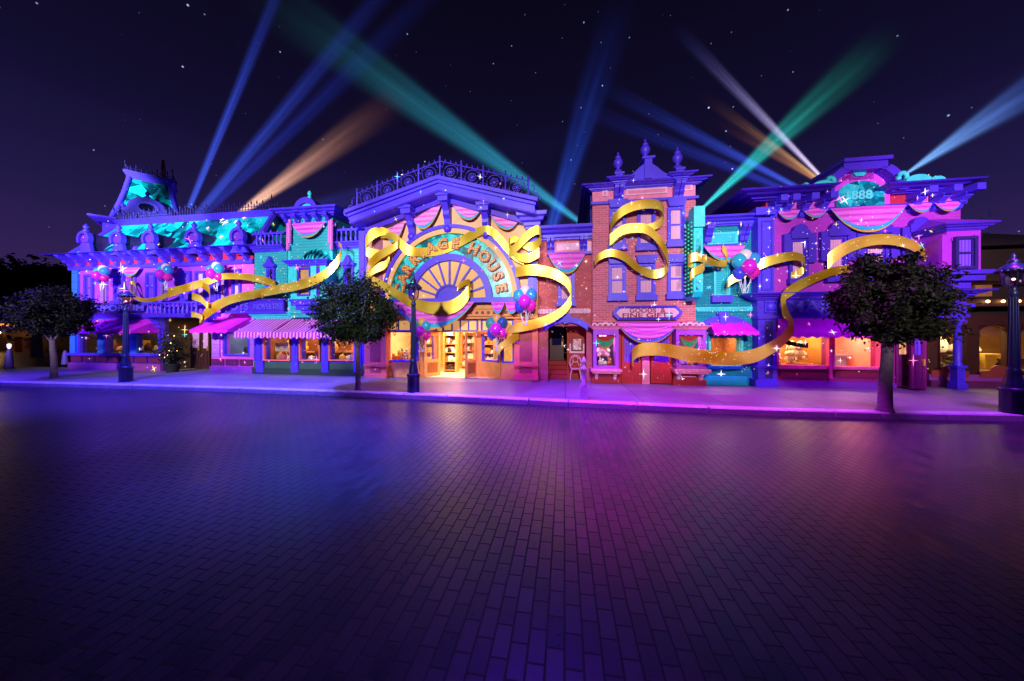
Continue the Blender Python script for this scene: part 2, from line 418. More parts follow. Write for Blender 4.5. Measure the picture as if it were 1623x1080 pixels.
def awning(root, x0, x1, ytop, n, drop, out, mat, yref=None, val=.16, flare=0.0):
    """sloping cloth with a scalloped valance; x0,x1 are photo columns on the wall"""
    X0, X1 = uu(x0, n), uu(x1, n); Z1 = zz((x0+x1)/2, ytop, n); Z0 = Z1 - drop; yw = -n
    b = MB(); k = 12; v = []; f = []
    for i in range(k+1):
        x = X0 + (X1-X0)*i/k
        for j in range(6):
            t = j/5; sag = -.04*math.sin(PI*t) - .015*math.sin(i*1.7)*math.sin(PI*t)
            xx = x + (flare*(i/k*2-1))*t
            v.append((xx, yw - out*t, Z1 - drop*t + sag))
        xx = x + flare*(i/k*2-1)
        v.append((xx, yw - out - .01, Z0 - val*(1 if i % 2 else .62)))
    for i in range(k):
        for j in range(6): a = i*7+j; f.append((a, a+7, a+8, a+1))
    b.add(v, f)
    for x in (X0, X1):
        s_ = flare*(-1 if x == X0 else 1)
        b.add([(x, yw, Z1), (x+s_, yw-out, Z0), (x+s_, yw-out, Z0-val*.6), (x, yw, Z0-val*.6)], [(0,1,2,3)])
    o = b.link('awning', mat, root); return o
def text_mesh(txt, size, depth, offset=0.0, shear=0.0):
    c = bpy.data.curves.new('lettering', 'FONT'); c.body = txt; c.size = size; c.extrude = depth; c.offset = offset; c.shear = shear
    c.align_x = 'CENTER'; c.align_y = 'CENTER'; c.resolution_u = 3
    o = bpy.data.objects.new('lettering', c); COL.objects.link(o); bpy.context.view_layer.update()
    me = bpy.data.meshes.new_from_object(o.evaluated_get(bpy.context.evaluated_depsgraph_get()))
    bpy.data.objects.remove(o); bpy.data.curves.remove(c)
    return me
def lettering(parent, name, txt, u, y, z, size, mat, rot=0.0, depth=.02, offset=0.0, width=None, shear=0.0):
    me = text_mesh(txt, size, depth, offset, shear); me.materials.clear(); me.materials.append(mat)
    xs = [v.co.x for v in me.vertices]; wdt = max(xs) - min(xs); sx = (width / wdt) if width else 1
    cz = (max(v.co.y for v in me.vertices) + min(v.co.y for v in me.vertices)) / 2; cxm = (max(xs)+min(xs))/2
    org = Vector(ORG[parent.name])
    ca, sa = math.cos(rot), math.sin(rot)
    for v in me.vertices:
        a, b_, d = (v.co.x - cxm) * sx, v.co.y - cz, v.co.z
        v.co = (u + a*ca - b_*sa - org.x, y - d - org.y, z + a*sa + b_*ca - org.z)
    o = bpy.data.objects.new(name, me); COL.objects.link(o); o.parent = parent; ORG[o.name] = tuple(org); return o
def swag(x0, y0, x1, y1, sag, n, label, group=None, mat=None, border=None, band=.22):
    """projected swag, built as gathered cloth hung in a curve: cloth > cyan border, gold trim"""
    A, B_ = U(x0, y0, n), U(x1, y1, n); xm = (x0+x1)/2
    sg = sag * (CA*FO.y) / FPX / (CA + SA*(xm-CX)/FPX)
    K, J = 20, 11; yw = -n
    def pt(i, t):
        a = i / K; q = 1 - (2*a-1)**2
        c = (1-(abs(2*a-1))**2.2)
        return (A[0]+(B_[0]-A[0])*a, A[1]+(B_[1]-A[1])*a - sg*c*t)
    def sheet(t0, t1, off, m, amp):
        b = MB(); v = []
        for i in range(K+1):
            for j in range(m+1):
                t = t0 + (t1-t0)*j/m; p = pt(i, t); q = math.sin(PI*i/K)
                v.append((p[0], yw - off - .03 - amp*q*(.5+.5*math.cos(t*34)) - .05*q*t, p[1]))
        for i in range(K):
            for j in range(m):
                a = i*(m+1)+j; b.f.append((a, a+1, a+m+2, a+m+1)); b.sm.append(True)
        b.v = v; return b
    r = thing('swag', label, 'swag', (A[0]+B_[0])/2, yw, min(A[1], B_[1]) - sg, group)
    sheet(0, 1-band, .02, 16, .07).link('cloth', mat or CLOTH, r)
    sheet(1-band, 1-band*.3, .025, 4, .05).link('border', border or CYB, r)
    sheet(1-band*.3, 1, .03, 2, .03).link('trim', GTR, r)
    return r
# ------------------------------------------------------------------ camera, sky
cam = bpy.data.cameras.new('camera'); co = bpy.data.objects.new('camera', cam); COL.objects.link(co)
co.location = (0, 0, CAMZ); co.rotation_euler = (PI/2, 0, 0); cam.sensor_width = 36; cam.lens = FPX / 1623 * 36
cam.shift_y = -10 / 1623; cam.clip_end = 3000; cam.clip_start = .05; S.camera = co
W = bpy.data.worlds.new('World'); S.world = W; W.use_nodes = True
wt = W.node_tree; wn = wt.nodes; wl = wt.links; wbg = wn['Background']
def wm(op, a, b=None, clamp=False):
    o = wn.new('ShaderNodeMath'); o.operation = op; o.use_clamp = clamp
    for i, v in enumerate((a, b)):
        if v is None: continue
        if isinstance(v, (int, float)): o.inputs[i].default_value = v
        else: wl.new(v, o.inputs[i])
    return o.outputs[0]
wc = wn.new('ShaderNodeTexCoord'); ws = wn.new('ShaderNodeSeparateXYZ'); wl.new(wc.outputs['Generated'], ws.inputs[0])
wr = wn.new('ShaderNodeValToRGB'); wl.new(ws.outputs[2], wr.inputs[0])
e = wr.color_ramp.elements; e[0].position = 0; e[0].color = (*lin((70, 42, 88)), 1); e[1].position = .75; e[1].color = (*lin((8, 6, 20)), 1)
for p, c in ((.12, (50, 34, 84)), (.27, (32, 25, 70)), (.45, (17, 13, 44))):
    q = e.new(p); q.color = (*lin(c), 1)
sky = wn.new('ShaderNodeTexSky'); sky.sky_type = 'NISHITA'; sky.sun_disc = False; sky.sun_elevation = R(-8); sky.sun_rotation = R(250)
vo = wn.new('ShaderNodeTexVoronoi'); vo.inputs['Scale'].default_value = 70; wl.new(wc.outputs['Generated'], vo.inputs['Vector'])
sc_ = wn.new('ShaderNodeSeparateColor'); wl.new(vo.outputs['Color'], sc_.inputs[0])
mag = wm('POWER', sc_.outputs[0], 20.0)
st = wm('SUBTRACT', 1.0, wm('DIVIDE', vo.outputs['Distance'], wm('ADD', .08, wm('MULTIPLY', mag, .09))), True)
st = wm('MULTIPLY', st, wm('MULTIPLY', mag, 2.2))
stc = wn.new('ShaderNodeMix'); stc.data_type = 'RGBA'; wl.new(sc_.outputs[1], stc.inputs[0]); stc.inputs[6].default_value = (.25, .5, 1, 1); stc.inputs[7].default_value = (.9, .9, 1, 1)
vm = wn.new('ShaderNodeVectorMath'); vm.operation = 'SCALE'; wl.new(stc.outputs[2], vm.inputs[0]); wl.new(st, vm.inputs['Scale'])
sk = wn.new('ShaderNodeVectorMath'); sk.operation = 'MULTIPLY_ADD'; wl.new(sky.outputs[0], sk.inputs[0]); sk.inputs[1].default_value = (.05, .05, .05); wl.new(wr.outputs[0], sk.inputs[2])
sa = wn.new('ShaderNodeVectorMath'); sa.operation = 'ADD'; wl.new(sk.outputs[0], sa.inputs[0]); wl.new(vm.outputs[0], sa.inputs[1])
wl.new(sa.outputs[0], wbg.inputs['Color']); wbg.inputs['Strength'].default_value = 1.0
S.view_settings.view_transform = 'Standard'; S.view_settings.look = 'None'; S.view_settings.exposure = 0; S.view_settings.gamma = 1
S.cycles.volume_step_rate = 1.0; S.cycles.use_denoising = True; S.cycles.sample_clamp_indirect = 6; S.cycles.max_bounces = 6

# ------------------------------------------------------------------ ground, road, kerb, pavement
b = MB(); b.add([(-900,-300,-.006),(900,-300,-.006),(900,900,-.006),(-900,900,-.006)], [(0,1,2,3)])
tag(b.link('ground', paint('dark asphalt', (52, 44, 50), .8)), kind='structure')
kp = [G(x, y, 0) for x, y in ((0,612),(130,615),(250,618.5),(380,622.5),(500,627),(640,632.5),(777,639),(900,645),(1010,650),(1123,655.5),(1250,660.5),(1400,664.5),(1500,666.5),(1623,668.5))]
d0 = (kp[0][0]-kp[2][0], kp[0][1]-kp[2][1]); kp = [(kp[0][0]+d0[0]*5, kp[0][1]+d0[1]*5)] + kp
d1 = (kp[-1][0]-kp[-2][0], kp[-1][1]-kp[-2][1]); kp.append((kp[-1][0]+d1[0]*8, kp[-1][1]+d1[1]*8))
b = MB(); b.add([(-70,-40,0),(60,-40,0),(60,30,0),(-70,30,0)], [(0,1,2,3)])
tag(b.link('road', roadmat()), kind='structure')
def along(P, step):
    out = []
    for (a, c) in zip(P, P[1:]):
        L = math.dist(a, c); k = max(1, round(L/step))
        for i in range(k): out.append(((a[0]+(c[0]-a[0])*i/k, a[1]+(c[1]-a[1])*i/k), (a[0]+(c[0]-a[0])*(i+1)/k, a[1]+(c[1]-a[1])*(i+1)/k)))
    return out
b = MB(); KW = .3
for a, c in along(kp, 1.25):
    dx, dy = c[0]-a[0], c[1]-a[1]; L = math.hypot(dx, dy); dx /= L; dy /= L; g = .014
    nx, ny = -dy, dx
    a2 = (a[0]+dx*g, a[1]+dy*g); c2 = (c[0]-dx*g, c[1]-dy*g); pr = [(0,-.01),(0,.125),(.025,.152),(KW,.152),(KW,-.01)]
    v = [(q[0]+nx*w, q[1]+ny*w, z) for q in (a2, c2) for w, z in pr]
    b.add(v, [(0,1,2,3,4),(9,8,7,6,5)] + [(i, i+5, (i+1)%5+5, (i+1)%5) for i in range(5)])
tag(b.link('kerb', paint('granite kerb', (196, 190, 204), .45, .35, scale=2)), kind='structure')
EMPL = uu(113, -.6)
inner = [(p[0]+.05, p[1]+KW-.06) for p in kp]
b = MB(); pts = inner + [(inner[-1][0], 14), (EMPL, 14), (EMPL, 1.2), (inner[0][0], 1.2)]
b.add([(x, y, GZ-.004) for x, y in pts], [tuple(range(len(pts)))])
tag(b.link('pavement', paveMat()), kind='structure')
# entrance tiling in front of the arched shop
b = MB(); q = [G(x, y) for x, y in ((585,606),(850,606),(868,610),(806,630),(640,624),(560,618))]
b.add([(x, y, GZ) for x, y in q], [tuple(range(len(q)))])
tag(b.link('entrance_paving', brickmat('slate entrance tiles', (130, 116, 128), (108, 98, 116), (60, 50, 60), 1.4, 1.2, .35, .3)), kind='structure')

LILAC = paint('lilac letters', (104, 84, 236), .45)
# ================================================================== 1 mansard corner building
E = -.6; YE = .6
emp = thing('mansard_building', 'long building in projected violet and cyan crystal, with mansard roof, row of round dormers and corner tower', 'building', uu(257,E), YE)
def zE(y, x=257): return zz(x, y, E)
ZE0, ZE1 = zz(257,401,-.3), zz(257,394,.15)
X0, X1 = uu(113,E), uu(402,E); XA, XB = uu(258,E), uu(335,E)
ZF, ZC = zE(500), zE(411)
part(emp, 'wall', EWALL, lambda q: q.box(X0, XB+.4, YE, 9, ZF, ZC))
part(emp, 'pink_wall', EPINK, lambda q: q.box(XB+.4, X1, YE, 9, ZF, ZC))
part(emp, 'frieze', VIO, lambda q: q.box(X0-.04, X1+.04, YE-.12, 9.02, zE(424), zE(417)))
part(emp, 'soffit', RED, lambda q: q.box(X0-.02, X1+.02, YE-.05, 9.01, zE(417), ZE0+.05))
part(emp, 'cornice', VIO, lambda q: (cornice(q, X0, X1, YE-.05, ZE0, ZE1, .72, 8)))
for i in range(15):
    x = X0 + .25 + i*(X1-X0-.5)/14
    part(emp, 'bracket', VIO, lambda q: bracket(q, x, ZE0-.02, .5, .58, .2, YE-.06))
for x in (-.02,):
    for i in range(6):
        part(emp, 'bracket', VIO, lambda q: q.box(X1, X1+.55, YE+.6+i*1.1, YE+.82+i*1.1, ZE0-.35, ZE0-.02))
for px, m, w in ((117.5,BLUEQ,9),(163,PALEB,9),(209,PALEB,7),(257,PALEB,9),(336,VIO,12)):
    part(emp, 'pilaster', brickmat('quoin '+str(px), (52,124,246) if m is BLUEQ else (150,110,250), (60,136,250) if m is BLUEQ else (160,124,250), (70,60,190), .9, .42, .6) if m is not VIO else VIO, lambda q: q.pr(px-w/2, 425, px+w/2, 478, E+.1, .09))
for px in (169, 213, 263): part(emp, 'downpipe', DADO, lambda q: q.tube([(uu(px,E), YE-.1, zE(500)), (uu(px,E), YE-.1, zE(424))], .05))
for (a, c, y0, y1) in ((138,147,439,474),(185,196,438,474),(236,246,436,474),(291,301,434,474),(314,324,434,474),(350,358,432,474),(372,380,430,474)):
    sash(emp, a, y0, c, y1, E, VIO, CURTV if a < 300 else CURT, None, True, .11)
part(emp, 'belt_course', VIO2, lambda q: cornice(q, X0, XA, YE-.02, zE(502), zE(497), .35, 1, False))
sgn = thing('fascia_sign', 'dark violet fascia board lettered EMPORIUM above the plain magenta awnings', 'sign', uu(196,E), YE-.22, zE(489))
part(sgn, 'board', VIOD, lambda q: q.pr(120, 480, 224, 496, E+.14, .1))
lettering(sgn, 'lettering', 'EMPORIUM', uu(190,E), YE-.15, zz(190,488.5,E+.15), .42, LILAC, width=uu(212,E)-uu(128,E), depth=.015, offset=.008)
# ground floor shopfront, left
hs = [hole(a, 528, c, 560, E) for a, c in ((126,156),(169,206),(216,252))]
part(emp, 'shopfront', VIO2, lambda q: wall_holes(q, X0, XA, GZ, ZF, YE, YE+.25, hs))
for a, c in ((126,156),(169,206),(216,252)):
    h = shopwin(emp, a, 528, c, 560, E+.05, VIO)
room(emp, X0+.3, XA-.1, zE(562), ZF-.1, YE+.3, YE+2.6, OLIVE, 60, (1, .66, .25))
for px, w in ((114,8),(159,9),(210,9)): part(emp, 'quoin_pier', MATS['quoin 117.5'], lambda q: q.pr(px-w/2, 506, px+w/2, 564, E+.12, .12))
part(emp, 'window_ledge', VIO, lambda q: q.box(X0-.05, XA, YE-.22, YE, zE(565), zE(561)))
part(emp, 'plinth', DADOL, lambda q: q.box(X0-.03, XA, YE-.12, YE, GZ, zE(577)))
for i in range(7):
    xa = X0 + i*(XA-X0)/7
    part(emp, 'dado_panel', DADO, lambda q: q.box(xa+.07, xa+(XA-X0)/7-.07, YE-.07, YE, zE(575.5), zE(566.5)))
awning(emp, 158, 203, 506, E+.03, .62, 1.15, AWN); awning(emp, 213, 254, 506, E+.03, .62, 1.15, AWN)
for x in (160,201,215,252): part(emp, 'awning_arm', VIOD, lambda q: q.tube([(uu(x,E), YE-.02, zE(540)), (uu(x,E), YE-1.1, zE(506)-.62)], .025))
# recessed corner entrance with balcony above
part(emp, 'entrance_wall', OLIVE, lambda q: q.box(XA-.02, XB+.02, YE+2.0, YE+2.2, GZ, ZF))
for xa in (XA-.2, XB+.02): part(emp, 'entrance_side', OLIVE, lambda q: q.box(xa, xa+.18, YE+.26, YE+2.0, GZ, ZF))
part(emp, 'entrance_ceiling', BROWN, lambda q: q.box(XA-.02, XB+.02, YE+.02, YE+2.0, ZF-.05, ZF-.01))
def door(root, x0, y0, x1, y1, n, m, pane, yp=.55, name='door'):
    h = hole(x0, y0, x1, y1, n); b = MB(); X, X_, Z, Z_ = h; zp = Z + (Z_-Z)*(1-yp)
    b.box(X, X_, -n-.02, -n+.06, Z, zp)
    for i in range(2): b.box(X+.1+i*(X_-X)/2, X+(i+1)*(X_-X)/2-.1, -n-.045, -n-.02, Z+.15, zp-.12)
    w = .09; frame(b, (X+w, X_-w, zp+w, Z_-w), w, -n-.02, -n+.06)
    o = b.link(name, m, root)
    part(o, 'pane', pane, lambda q: q.box(X+w, X_-w, -n+.01, -n+.04, zp+w, Z_-w))
    part(o, 'handle', GTR, lambda q: q.box(X_-.09, X_-.05, -n-.08, -n-.02, (Z+Z_)/2-.12, (Z+Z_)/2+.1)); return o
door(emp, 283, 522, 299, 580, -1.9, BROWN, CURTR); door(emp, 302, 520, 318, 584, -1.2, BROWN, CURT); door(emp, 319, 520, 332, 584, -1.2, BROWN, CURT)
lamp('AREA', 'entrance lamp', ((XA+XB)/2, YE+1.0, ZF-.12), 22, (1, .6, .2), .6, ((XA+XB)/2, YE+1.0, 0))
NB = .25
part(emp, 'balcony', VIO2, lambda q: q.box(uu(224,NB), uu(312,NB), -NB, YE, zz(268,503,NB), zz(268,497,NB)))
def balc(q):
    balusters(q, uu(226,NB), uu(310,NB), -NB+.12, zz(268,497,NB), zz(268,481,NB), .24, .075)
    q.box(uu(225,NB), uu(311,NB), -NB+.03, -NB+.2, zz(268,481,NB), zz(268,478.5,NB))
part(emp, 'balustrade', VIO, balc)
for px in (227, 309): part(emp, 'balcony_console', VIO, lambda q: bracket(q, uu(px,NB), zz(268,503,NB)-.01, .55, .5, .3, YE-.1))
# pink shopfront
h = hole(356, 528, 394, 562, E)
part(emp, 'pink_shopfront', EPINK, lambda q: wall_holes(q, XB, X1, GZ, ZF, YE, YE+.25, [h]))
shopwin(emp, 356, 528, 394, 562, E+.05, VIO)
room(emp, h[0]-.2, h[1]+.2, h[2]-.02, h[3]+.1, YE+.27, YE+1.8, GREYI, 22, (.8, .9, 1))
part(emp, 'pink_pier', brickmat('pink quoins', (206,120,246), (190,104,240), (120,60,180), .7, .45), lambda q: q.pr(335,508,347,566,E+.08,.08))
part(emp, 'pink_pier', MATS['pink quoins'], lambda q: q.pr(395,508,401.5,566,E+.08,.08))
part(emp, 'plinth', DADOL, lambda q: q.box(XB, X1, YE-.1, YE, GZ, zE(579)))
for i in range(3):
    xa = XB + i*(X1-XB)/3
    part(emp, 'dado_panel', DADO, lambda q: q.box(xa+.05, xa+(X1-XB)/3-.05, YE-.06, YE, zE(577.5), zE(568)))
awning(emp, 340, 397, 504, E+.03, .6, 1.1, AWN)
part(emp, 'shopfront_cornice', VIO2, lambda q: cornice(q, XB, uu(350,E), YE, zE(503), zE(497), .3, .2, False))
# mansard roof
ZR0, ZR1, RT = ZE1-.02, zz(257,355,-2.0), 1.4
ra, rb, rc, rd = X0-.05, X1+.15, YE-.15, 9.0
def mans(q):
    v = [(ra,rc,ZR0),(rb,rc,ZR0),(rb,rd,ZR0),(ra,rd,ZR0),(ra+1.1,rc+RT,ZR1),(rb-.35,rc+RT,ZR1),(rb-.35,rd,ZR1),(ra+1.1,rd,ZR1)]
    q.add(v, [(0,1,5,4),(1,2,6,5),(3,0,4,7),(2,3,7,6),(4,5,6,7)])
part(emp, 'roof', CRY, mans)
for A, B_ in (((ra,rc,ZR0),(ra+1.1,rc+RT,ZR1)),((rb,rc,ZR0),(rb-.35,rc+RT,ZR1)),((rb,rd,ZR0),(rb-.35,rd,ZR1))): part(emp, 'hip_trim', VIO, lambda q: q.tube([A,B_], .14, 6, False))
part(emp, 'eave_trim', VIO, lambda q: q.box(ra-.05, rb+.1, rc-.06, rc+.1, ZR0-.02, ZR0+.2))
part(emp, 'roof_cornice', VIO, lambda q: (cornice(q, ra+1.1, rb-.35, rc+RT-.02, ZR1-.05, ZR1+.26, .16, 7)))
def cresting(q, P, step, h, rail=True):
    for A, B_ in zip(P, P[1:]):
        A = Vector(A); B_ = Vector(B_); L = (B_-A).length; k = max(1, int(L/step))
        for i in range(k+1):
            p = A + (B_-A)*i/k; hh = h*(1.5 if i in (0,k) else 1 if i % 2 == 0 else .7)
            q.tube([p, p+Vector((0,0,hh*.62)), p+Vector((0,0,hh*.7)), p+Vector((0,0,hh))], [.018,.018,.05,.004], 4, False)
        for z in (.06, h*.36): q.tube([A+Vector((0,0,z)), B_+Vector((0,0,z))], .018, 4, False)
ct = ZR1 + .26
part(emp, 'cresting', VIOD, lambda q: cresting(q, [(ra+1.0,rc+RT-.15,ct),(rb-.3,rc+RT-.15,ct),(rb-.3,7.5,ct)], .17, .55))
for px in (134, 186, 237, 306, 377):
    u0 = uu(px, -.1); zc = zz(px, {134:379,186:380,237:379,306:377,377:375}[px], -.1); r_ = .33
    def dorm(q):
        y0, y1 = .12, 2.0
        q.prism([(u0+r_*math.cos(a), zc+r_*math.sin(a)) for a in [2*PI*i/24 for i in range(24)]], y0, y1, True)
        q.prism([(u0-r_*.75, zc-.75), (u0+r_*.75, zc-.75), (u0+r_*.62, zc-.1), (u0-r_*.62, zc-.1)], y0+.02, y1-.3)
    def dface(q):
        y0 = .12
        q.prism([(u0-r_*1.5, zc-.75), (u0+r_*1.5, zc-.75), (u0+r_*1.0, zc-.55), (u0+r_*.8, zc-.2), (u0-r_*.8, zc-.2), (u0-r_*1.0, zc-.55)], y0-.02, y0+.12)
    d = part(emp, 'dormer', paint('dark plum barrel', (58, 18, 96), .6), dorm); part(d, 'dormer_face', VIO, dface)
    part(d, 'surround', VIO, lambda q: q.ring(u0, zc, r_*.78, r_*.78, r_*1.18, r_*1.18, -PI*.2, PI*1.2, .0, .2, 20))
    part(d, 'oculus', paint('mauve oculus', (110,40,180), .5), lambda q: q.prism([(u0+r_*.62*math.cos(a), zc+r_*.62*math.sin(a)) for a in [2*PI*i/20 for i in range(20)]], .06, .12))
    part(d, 'finial', VIO, lambda q: q.lathe(u0, .14, [(.1,0),(.13,.06),(.06,.12),(.12,.24),(.06,.34),(.01,.42)], 8, True, zc+r_*1.14))
for px in (214, 330):
    u0 = uu(px,-.7); part(emp, 'roof_vent', VIO, lambda q: q.lathe(u0, .7, [(.22,0),(.2,.3),(.12,.6),(.02,.7)], 8, True, ZR0))
# tower, turned towards the corner
twc = FM.inverted() @ Vector((-22.75, 20.75, 0)); TU, TY = twc.x, twc.y; trot = R(40.8+9.03)
def tw(a, c, z): return (TU + a*math.cos(trot) - c*math.sin(trot), TY + a*math.sin(trot) + c*math.cos(trot), z)
TZ0, TZ1 = 8.75, 11.4
def frust(q, h0, h1, z0, z1):
    v = [tw(-h0,-h0,z0),tw(h0,-h0,z0),tw(h0,h0,z0),tw(-h0,h0,z0),tw(-h1,-h1,z1),tw(h1,-h1,z1),tw(h1,h1,z1),tw(-h1,h1,z1)]
    q.add(v, [(0,3,2,1),(4,5,6,7),(0,1,5,4),(1,2,6,5),(2,3,7,6),(3,0,4,7)])
twr = part(emp, 'tower', VIO2, lambda q: (frust(q, 1.7, 1.7, ZR1-1.2, TZ0-.5), frust(q, 1.85, 2.15, TZ0-.5, TZ0-.3), frust(q, 2.15, 2.15, TZ0-.3, TZ0-.2)))
def twroof(q):
    n = 10
    for k in range(4):
        for i in range(n):
            t0, t1 = i/n, (i+1)/n; hh = lambda t: 1.45 - .62*t - .05*math.sin(PI*t)
            cs = [(-1,-1),(1,-1),(1,1),(-1,1)]; a, c = cs[k], cs[(k+1)%4]
            z = lambda t: TZ0-.2+(TZ1-TZ0+.2)*t
            q.add([tw(a[0]*hh(t0),a[1]*hh(t0),z(t0)),tw(c[0]*hh(t0),c[1]*hh(t0),z(t0)),tw(c[0]*hh(t1),c[1]*hh(t1),z(t1)),tw(a[0]*hh(t1),a[1]*hh(t1),z(t1))],[(0,1,2,3)])
part(twr, 'tower_roof', CRY, twroof)
def twhip(q):
    for sx, sy in ((-1,-1),(1,-1),(1,1),(-1,1)):
        q.tube([tw(sx*(1.45-.62*t-.05*math.sin(PI*t)), sy*(1.45-.62*t-.05*math.sin(PI*t)), TZ0-.2+(TZ1-TZ0+.2)*t) for t in [i/8 for i in range(9)]], .13, 6, True)
    frust(q, .84, 1.05, TZ1-.1, TZ1+.2); frust(q, 1.05, 1.05, TZ1+.2, TZ1+.32)
part(twr, 'tower_trim', VIO, twhip)
part(twr, 'tower_cresting', VIOD, lambda q: cresting(q, [tw(-.98,-.98,TZ1+.3),tw(.98,-.98,TZ1+.3),tw(.98,.98,TZ1+.3),tw(-.98,.98,TZ1+.3),tw(-.98,-.98,TZ1+.3)], .2, .5))
part(twr, 'flagpole', paint('maroon pole', (96, 24, 52), .6), lambda q: q.tube([tw(.5,-.2,TZ1+.3), tw(.5,-.2,TZ1+1.7)], [.16,.07], 8))
def ocul(q):
    for i in range(17):
        pass
    pts = [(-1.2, TZ0-.1), (1.2, TZ0-.1), (1.15, TZ0+.35)] + [(.8*math.cos(a), TZ0+.62+.72*math.sin(a)) for a in [PI*i/14 for i in range(15)]] + [(-1.15, TZ0+.35)]
    k = len(pts); v = [tw(p[0], -1.75, p[1]) for p in pts] + [tw(p[0], -1.0, p[1]) for p in pts]
    q.add(v, [tuple(range(k)), tuple(range(2*k-1,k-1,-1))] + [(i,k+i,k+(i+1)%k,(i+1)%k) for i in range(k)])
    for a in (-.95, 0, .95):
        zz0 = TZ0 + (1.32 if a == 0 else .38); c = tw(a, -1.6, 0); q.lathe(c[0], c[1], [(.12,0),(.15,.08),(.06,.16),(.13,.3),(.05,.42),(.01,.5)], 8, True, zz0)
od = part(twr, 'tower_dormer', VIO2, ocul)
def oring(q, r0, r1, ya, yb):
    k = 28; v = []
    for i in range(k):
        a = 2*PI*i/k; c, s_ = math.cos(a), math.sin(a)
        v += [tw(r0*c*1.35, ya, TZ0+.72+r0*s_), tw(r1*c*1.35, ya, TZ0+.72+r1*s_), tw(r1*c*1.35, yb, TZ0+.72+r1*s_), tw(r0*c*1.35, yb, TZ0+.72+r0*s_)]
    q.add(v, [(4*i+j, 4*i+(j+1)%4, 4*((i+1)%k)+(j+1)%4, 4*((i+1)%k)+j) for i in range(k) for j in range(4)])
part(od, 'surround', VIO, lambda q: oring(q, .24, .36, -1.85, -1.7))
part(od, 'oculus', DKGL, lambda q: oring(q, .0, .24, -1.79, -1.74))

# ================================================================== 2 teal clapboard shop
T = -.35; YT = .35
tea = thing('clapboard_shop', 'teal clapboard shop with domed centre bay, roof balustrades and striped awnings', 'building', uu(490,T), YT)
def zT(y, x=490): return zz(x, y, T)
XL, XM0, XM1, XR = uu(402.5,T), uu(455,T), uu(526,T), uu(579,T)
zg, zl, zr = zT(504), zz(430,398,T), zz(553,393,T)
part(tea, 'wing', TEAL, lambda q: q.box(XL+.02, XM0, YT, 8, zg, zl)); part(tea, 'wing', TEAL, lambda q: q.box(XM1, XR, YT, 8, zg, zr))
TC = -.05
part(tea, 'centre_bay', TEAL, lambda q: q.box(uu(457,TC), uu(526,TC), -TC, 6, zg, zT(346)))
part(tea, 'corner_board', TEALP, lambda q: (q.pr(456,346,460,500,TC+.03,.05), q.pr(522,346,526.5,500,TC+.03,.05)))
for a, c, z, y in ((402.5,453,zl,395),(528,579,zr,390)):
    part(tea, 'parapet_cornice', VIO, lambda q: cornice(q, uu(a,T), uu(c,T), YT, z-.05, z+.22, .3, 1, False))
    part(tea, 'balustrade', VIO, lambda q: (balusters(q, uu(a,T)+.1, uu(c,T)-.1, YT-.05, z+.22, z+.72, .2, .07), q.box(uu(a,T), uu(c,T), YT-.14, YT+.04, z+.72, z+.82),
        [q.lathe(uu(a,T)+.15+i*.4, YT-.05, [(.05,0),(.07,.05),(.01,.16)], 6, True, z+.82) for i in range(5)]))
zc0, zc1 = zz(490,345,TC), zz(490,334,TC)
part(tea, 'cornice', VIO, lambda q: cornice(q, uu(456,TC), uu(527,TC), -TC, zc0, zc1, .5, 6))
for i in range(5):
    u0 = uu(459+i*16.2, TC); part(tea, 'bracket', VIO, lambda q: bracket(q, u0, zc0, .42, .38, .16, -TC))
for i in range(3):
    xa = 464 + i*18; part(tea, 'frieze_panel', CYB, lambda q: frame(q, hole(xa+2, 352, xa+13, 359, TC), .07, -TC-.04, -TC)); part(tea, 'frieze_inset', MAGP, lambda q: q.pr(xa+2, 352, xa+13, 359, TC+.015, .02))
ul, zl2 = uu(483,.3), zz(483,334,.3)
part(tea, 'lunette', VIO, lambda q: (q.ring(ul, zl2-.02, .36, .36, .58, .6, 0, PI, -.32, 2, 20)))
part(tea, 'lunette_panel', TEALP, lambda q: q.prism([(ul+.36*math.cos(a), zl2-.02+.36*math.sin(a)) for a in [PI*i/16 for i in range(17)]], -.2, 1.9))
part(tea, 'finial', TEALP, lambda q: q.lathe(ul+.1, -.15, [(.05,0),(.1,.06),(.04,.12),(.1,.2),(.06,.3),(.01,.36)], 8, True, zl2+.57))
part(tea, 'gable_roof', ROOFT, lambda q: q.side([(-.3,zc1),(6,zc1),(6,zc1+.1),(3,zc1+.5),(-.3,zc1+.04)], uu(458,.3), uu(524,.3)))
sash(tea, 427, 428, 434, 452, T, VIO, DKGL, 'gable', True, .1, False); sash(tea, 549, 426, 558, 452, T, VIO, DKGL, 'gable', True, .1, False)
# oriel
TO = .45
ou0, ou1 = uu(460,TO), uu(516,TO); oz0, oz1 = zz(488,474,TO), zz(488,422,TO)
part(tea, 'oriel', TEALP, lambda q: (q.box(ou0, ou1, -TO, -TC, oz0, oz0+.12), q.box(ou0, ou0+.3, -TO, -TC, oz0+.12, oz1), q.box(ou1-.3, ou1, -TO, -TC, oz0+.12, oz1), q.box((ou0+ou1)/2+.12, (ou0+ou1)/2+.4, -TO, -TC, oz0+.12, oz1), q.box(ou0+.3, ou1-.3, -TC-.1, -TC-.02, oz0+.12, oz1)))
ow = part(tea, 'oriel_window', VIO2, lambda q: (frame(q, (ou0+.42, (ou0+ou1)/2+.05, oz0+.2, oz1-.12), .07, -TO-.03, -TO+.1), frame(q, ((ou0+ou1)/2+.48, ou1-.36, oz0+.2, oz1-.12), .07, -TO-.03, -TO+.1), q.box(ou0+.3, ou1-.3, -TO+.01, -TO+.07, (oz0+oz1)/2-.03, (oz0+oz1)/2+.03)))
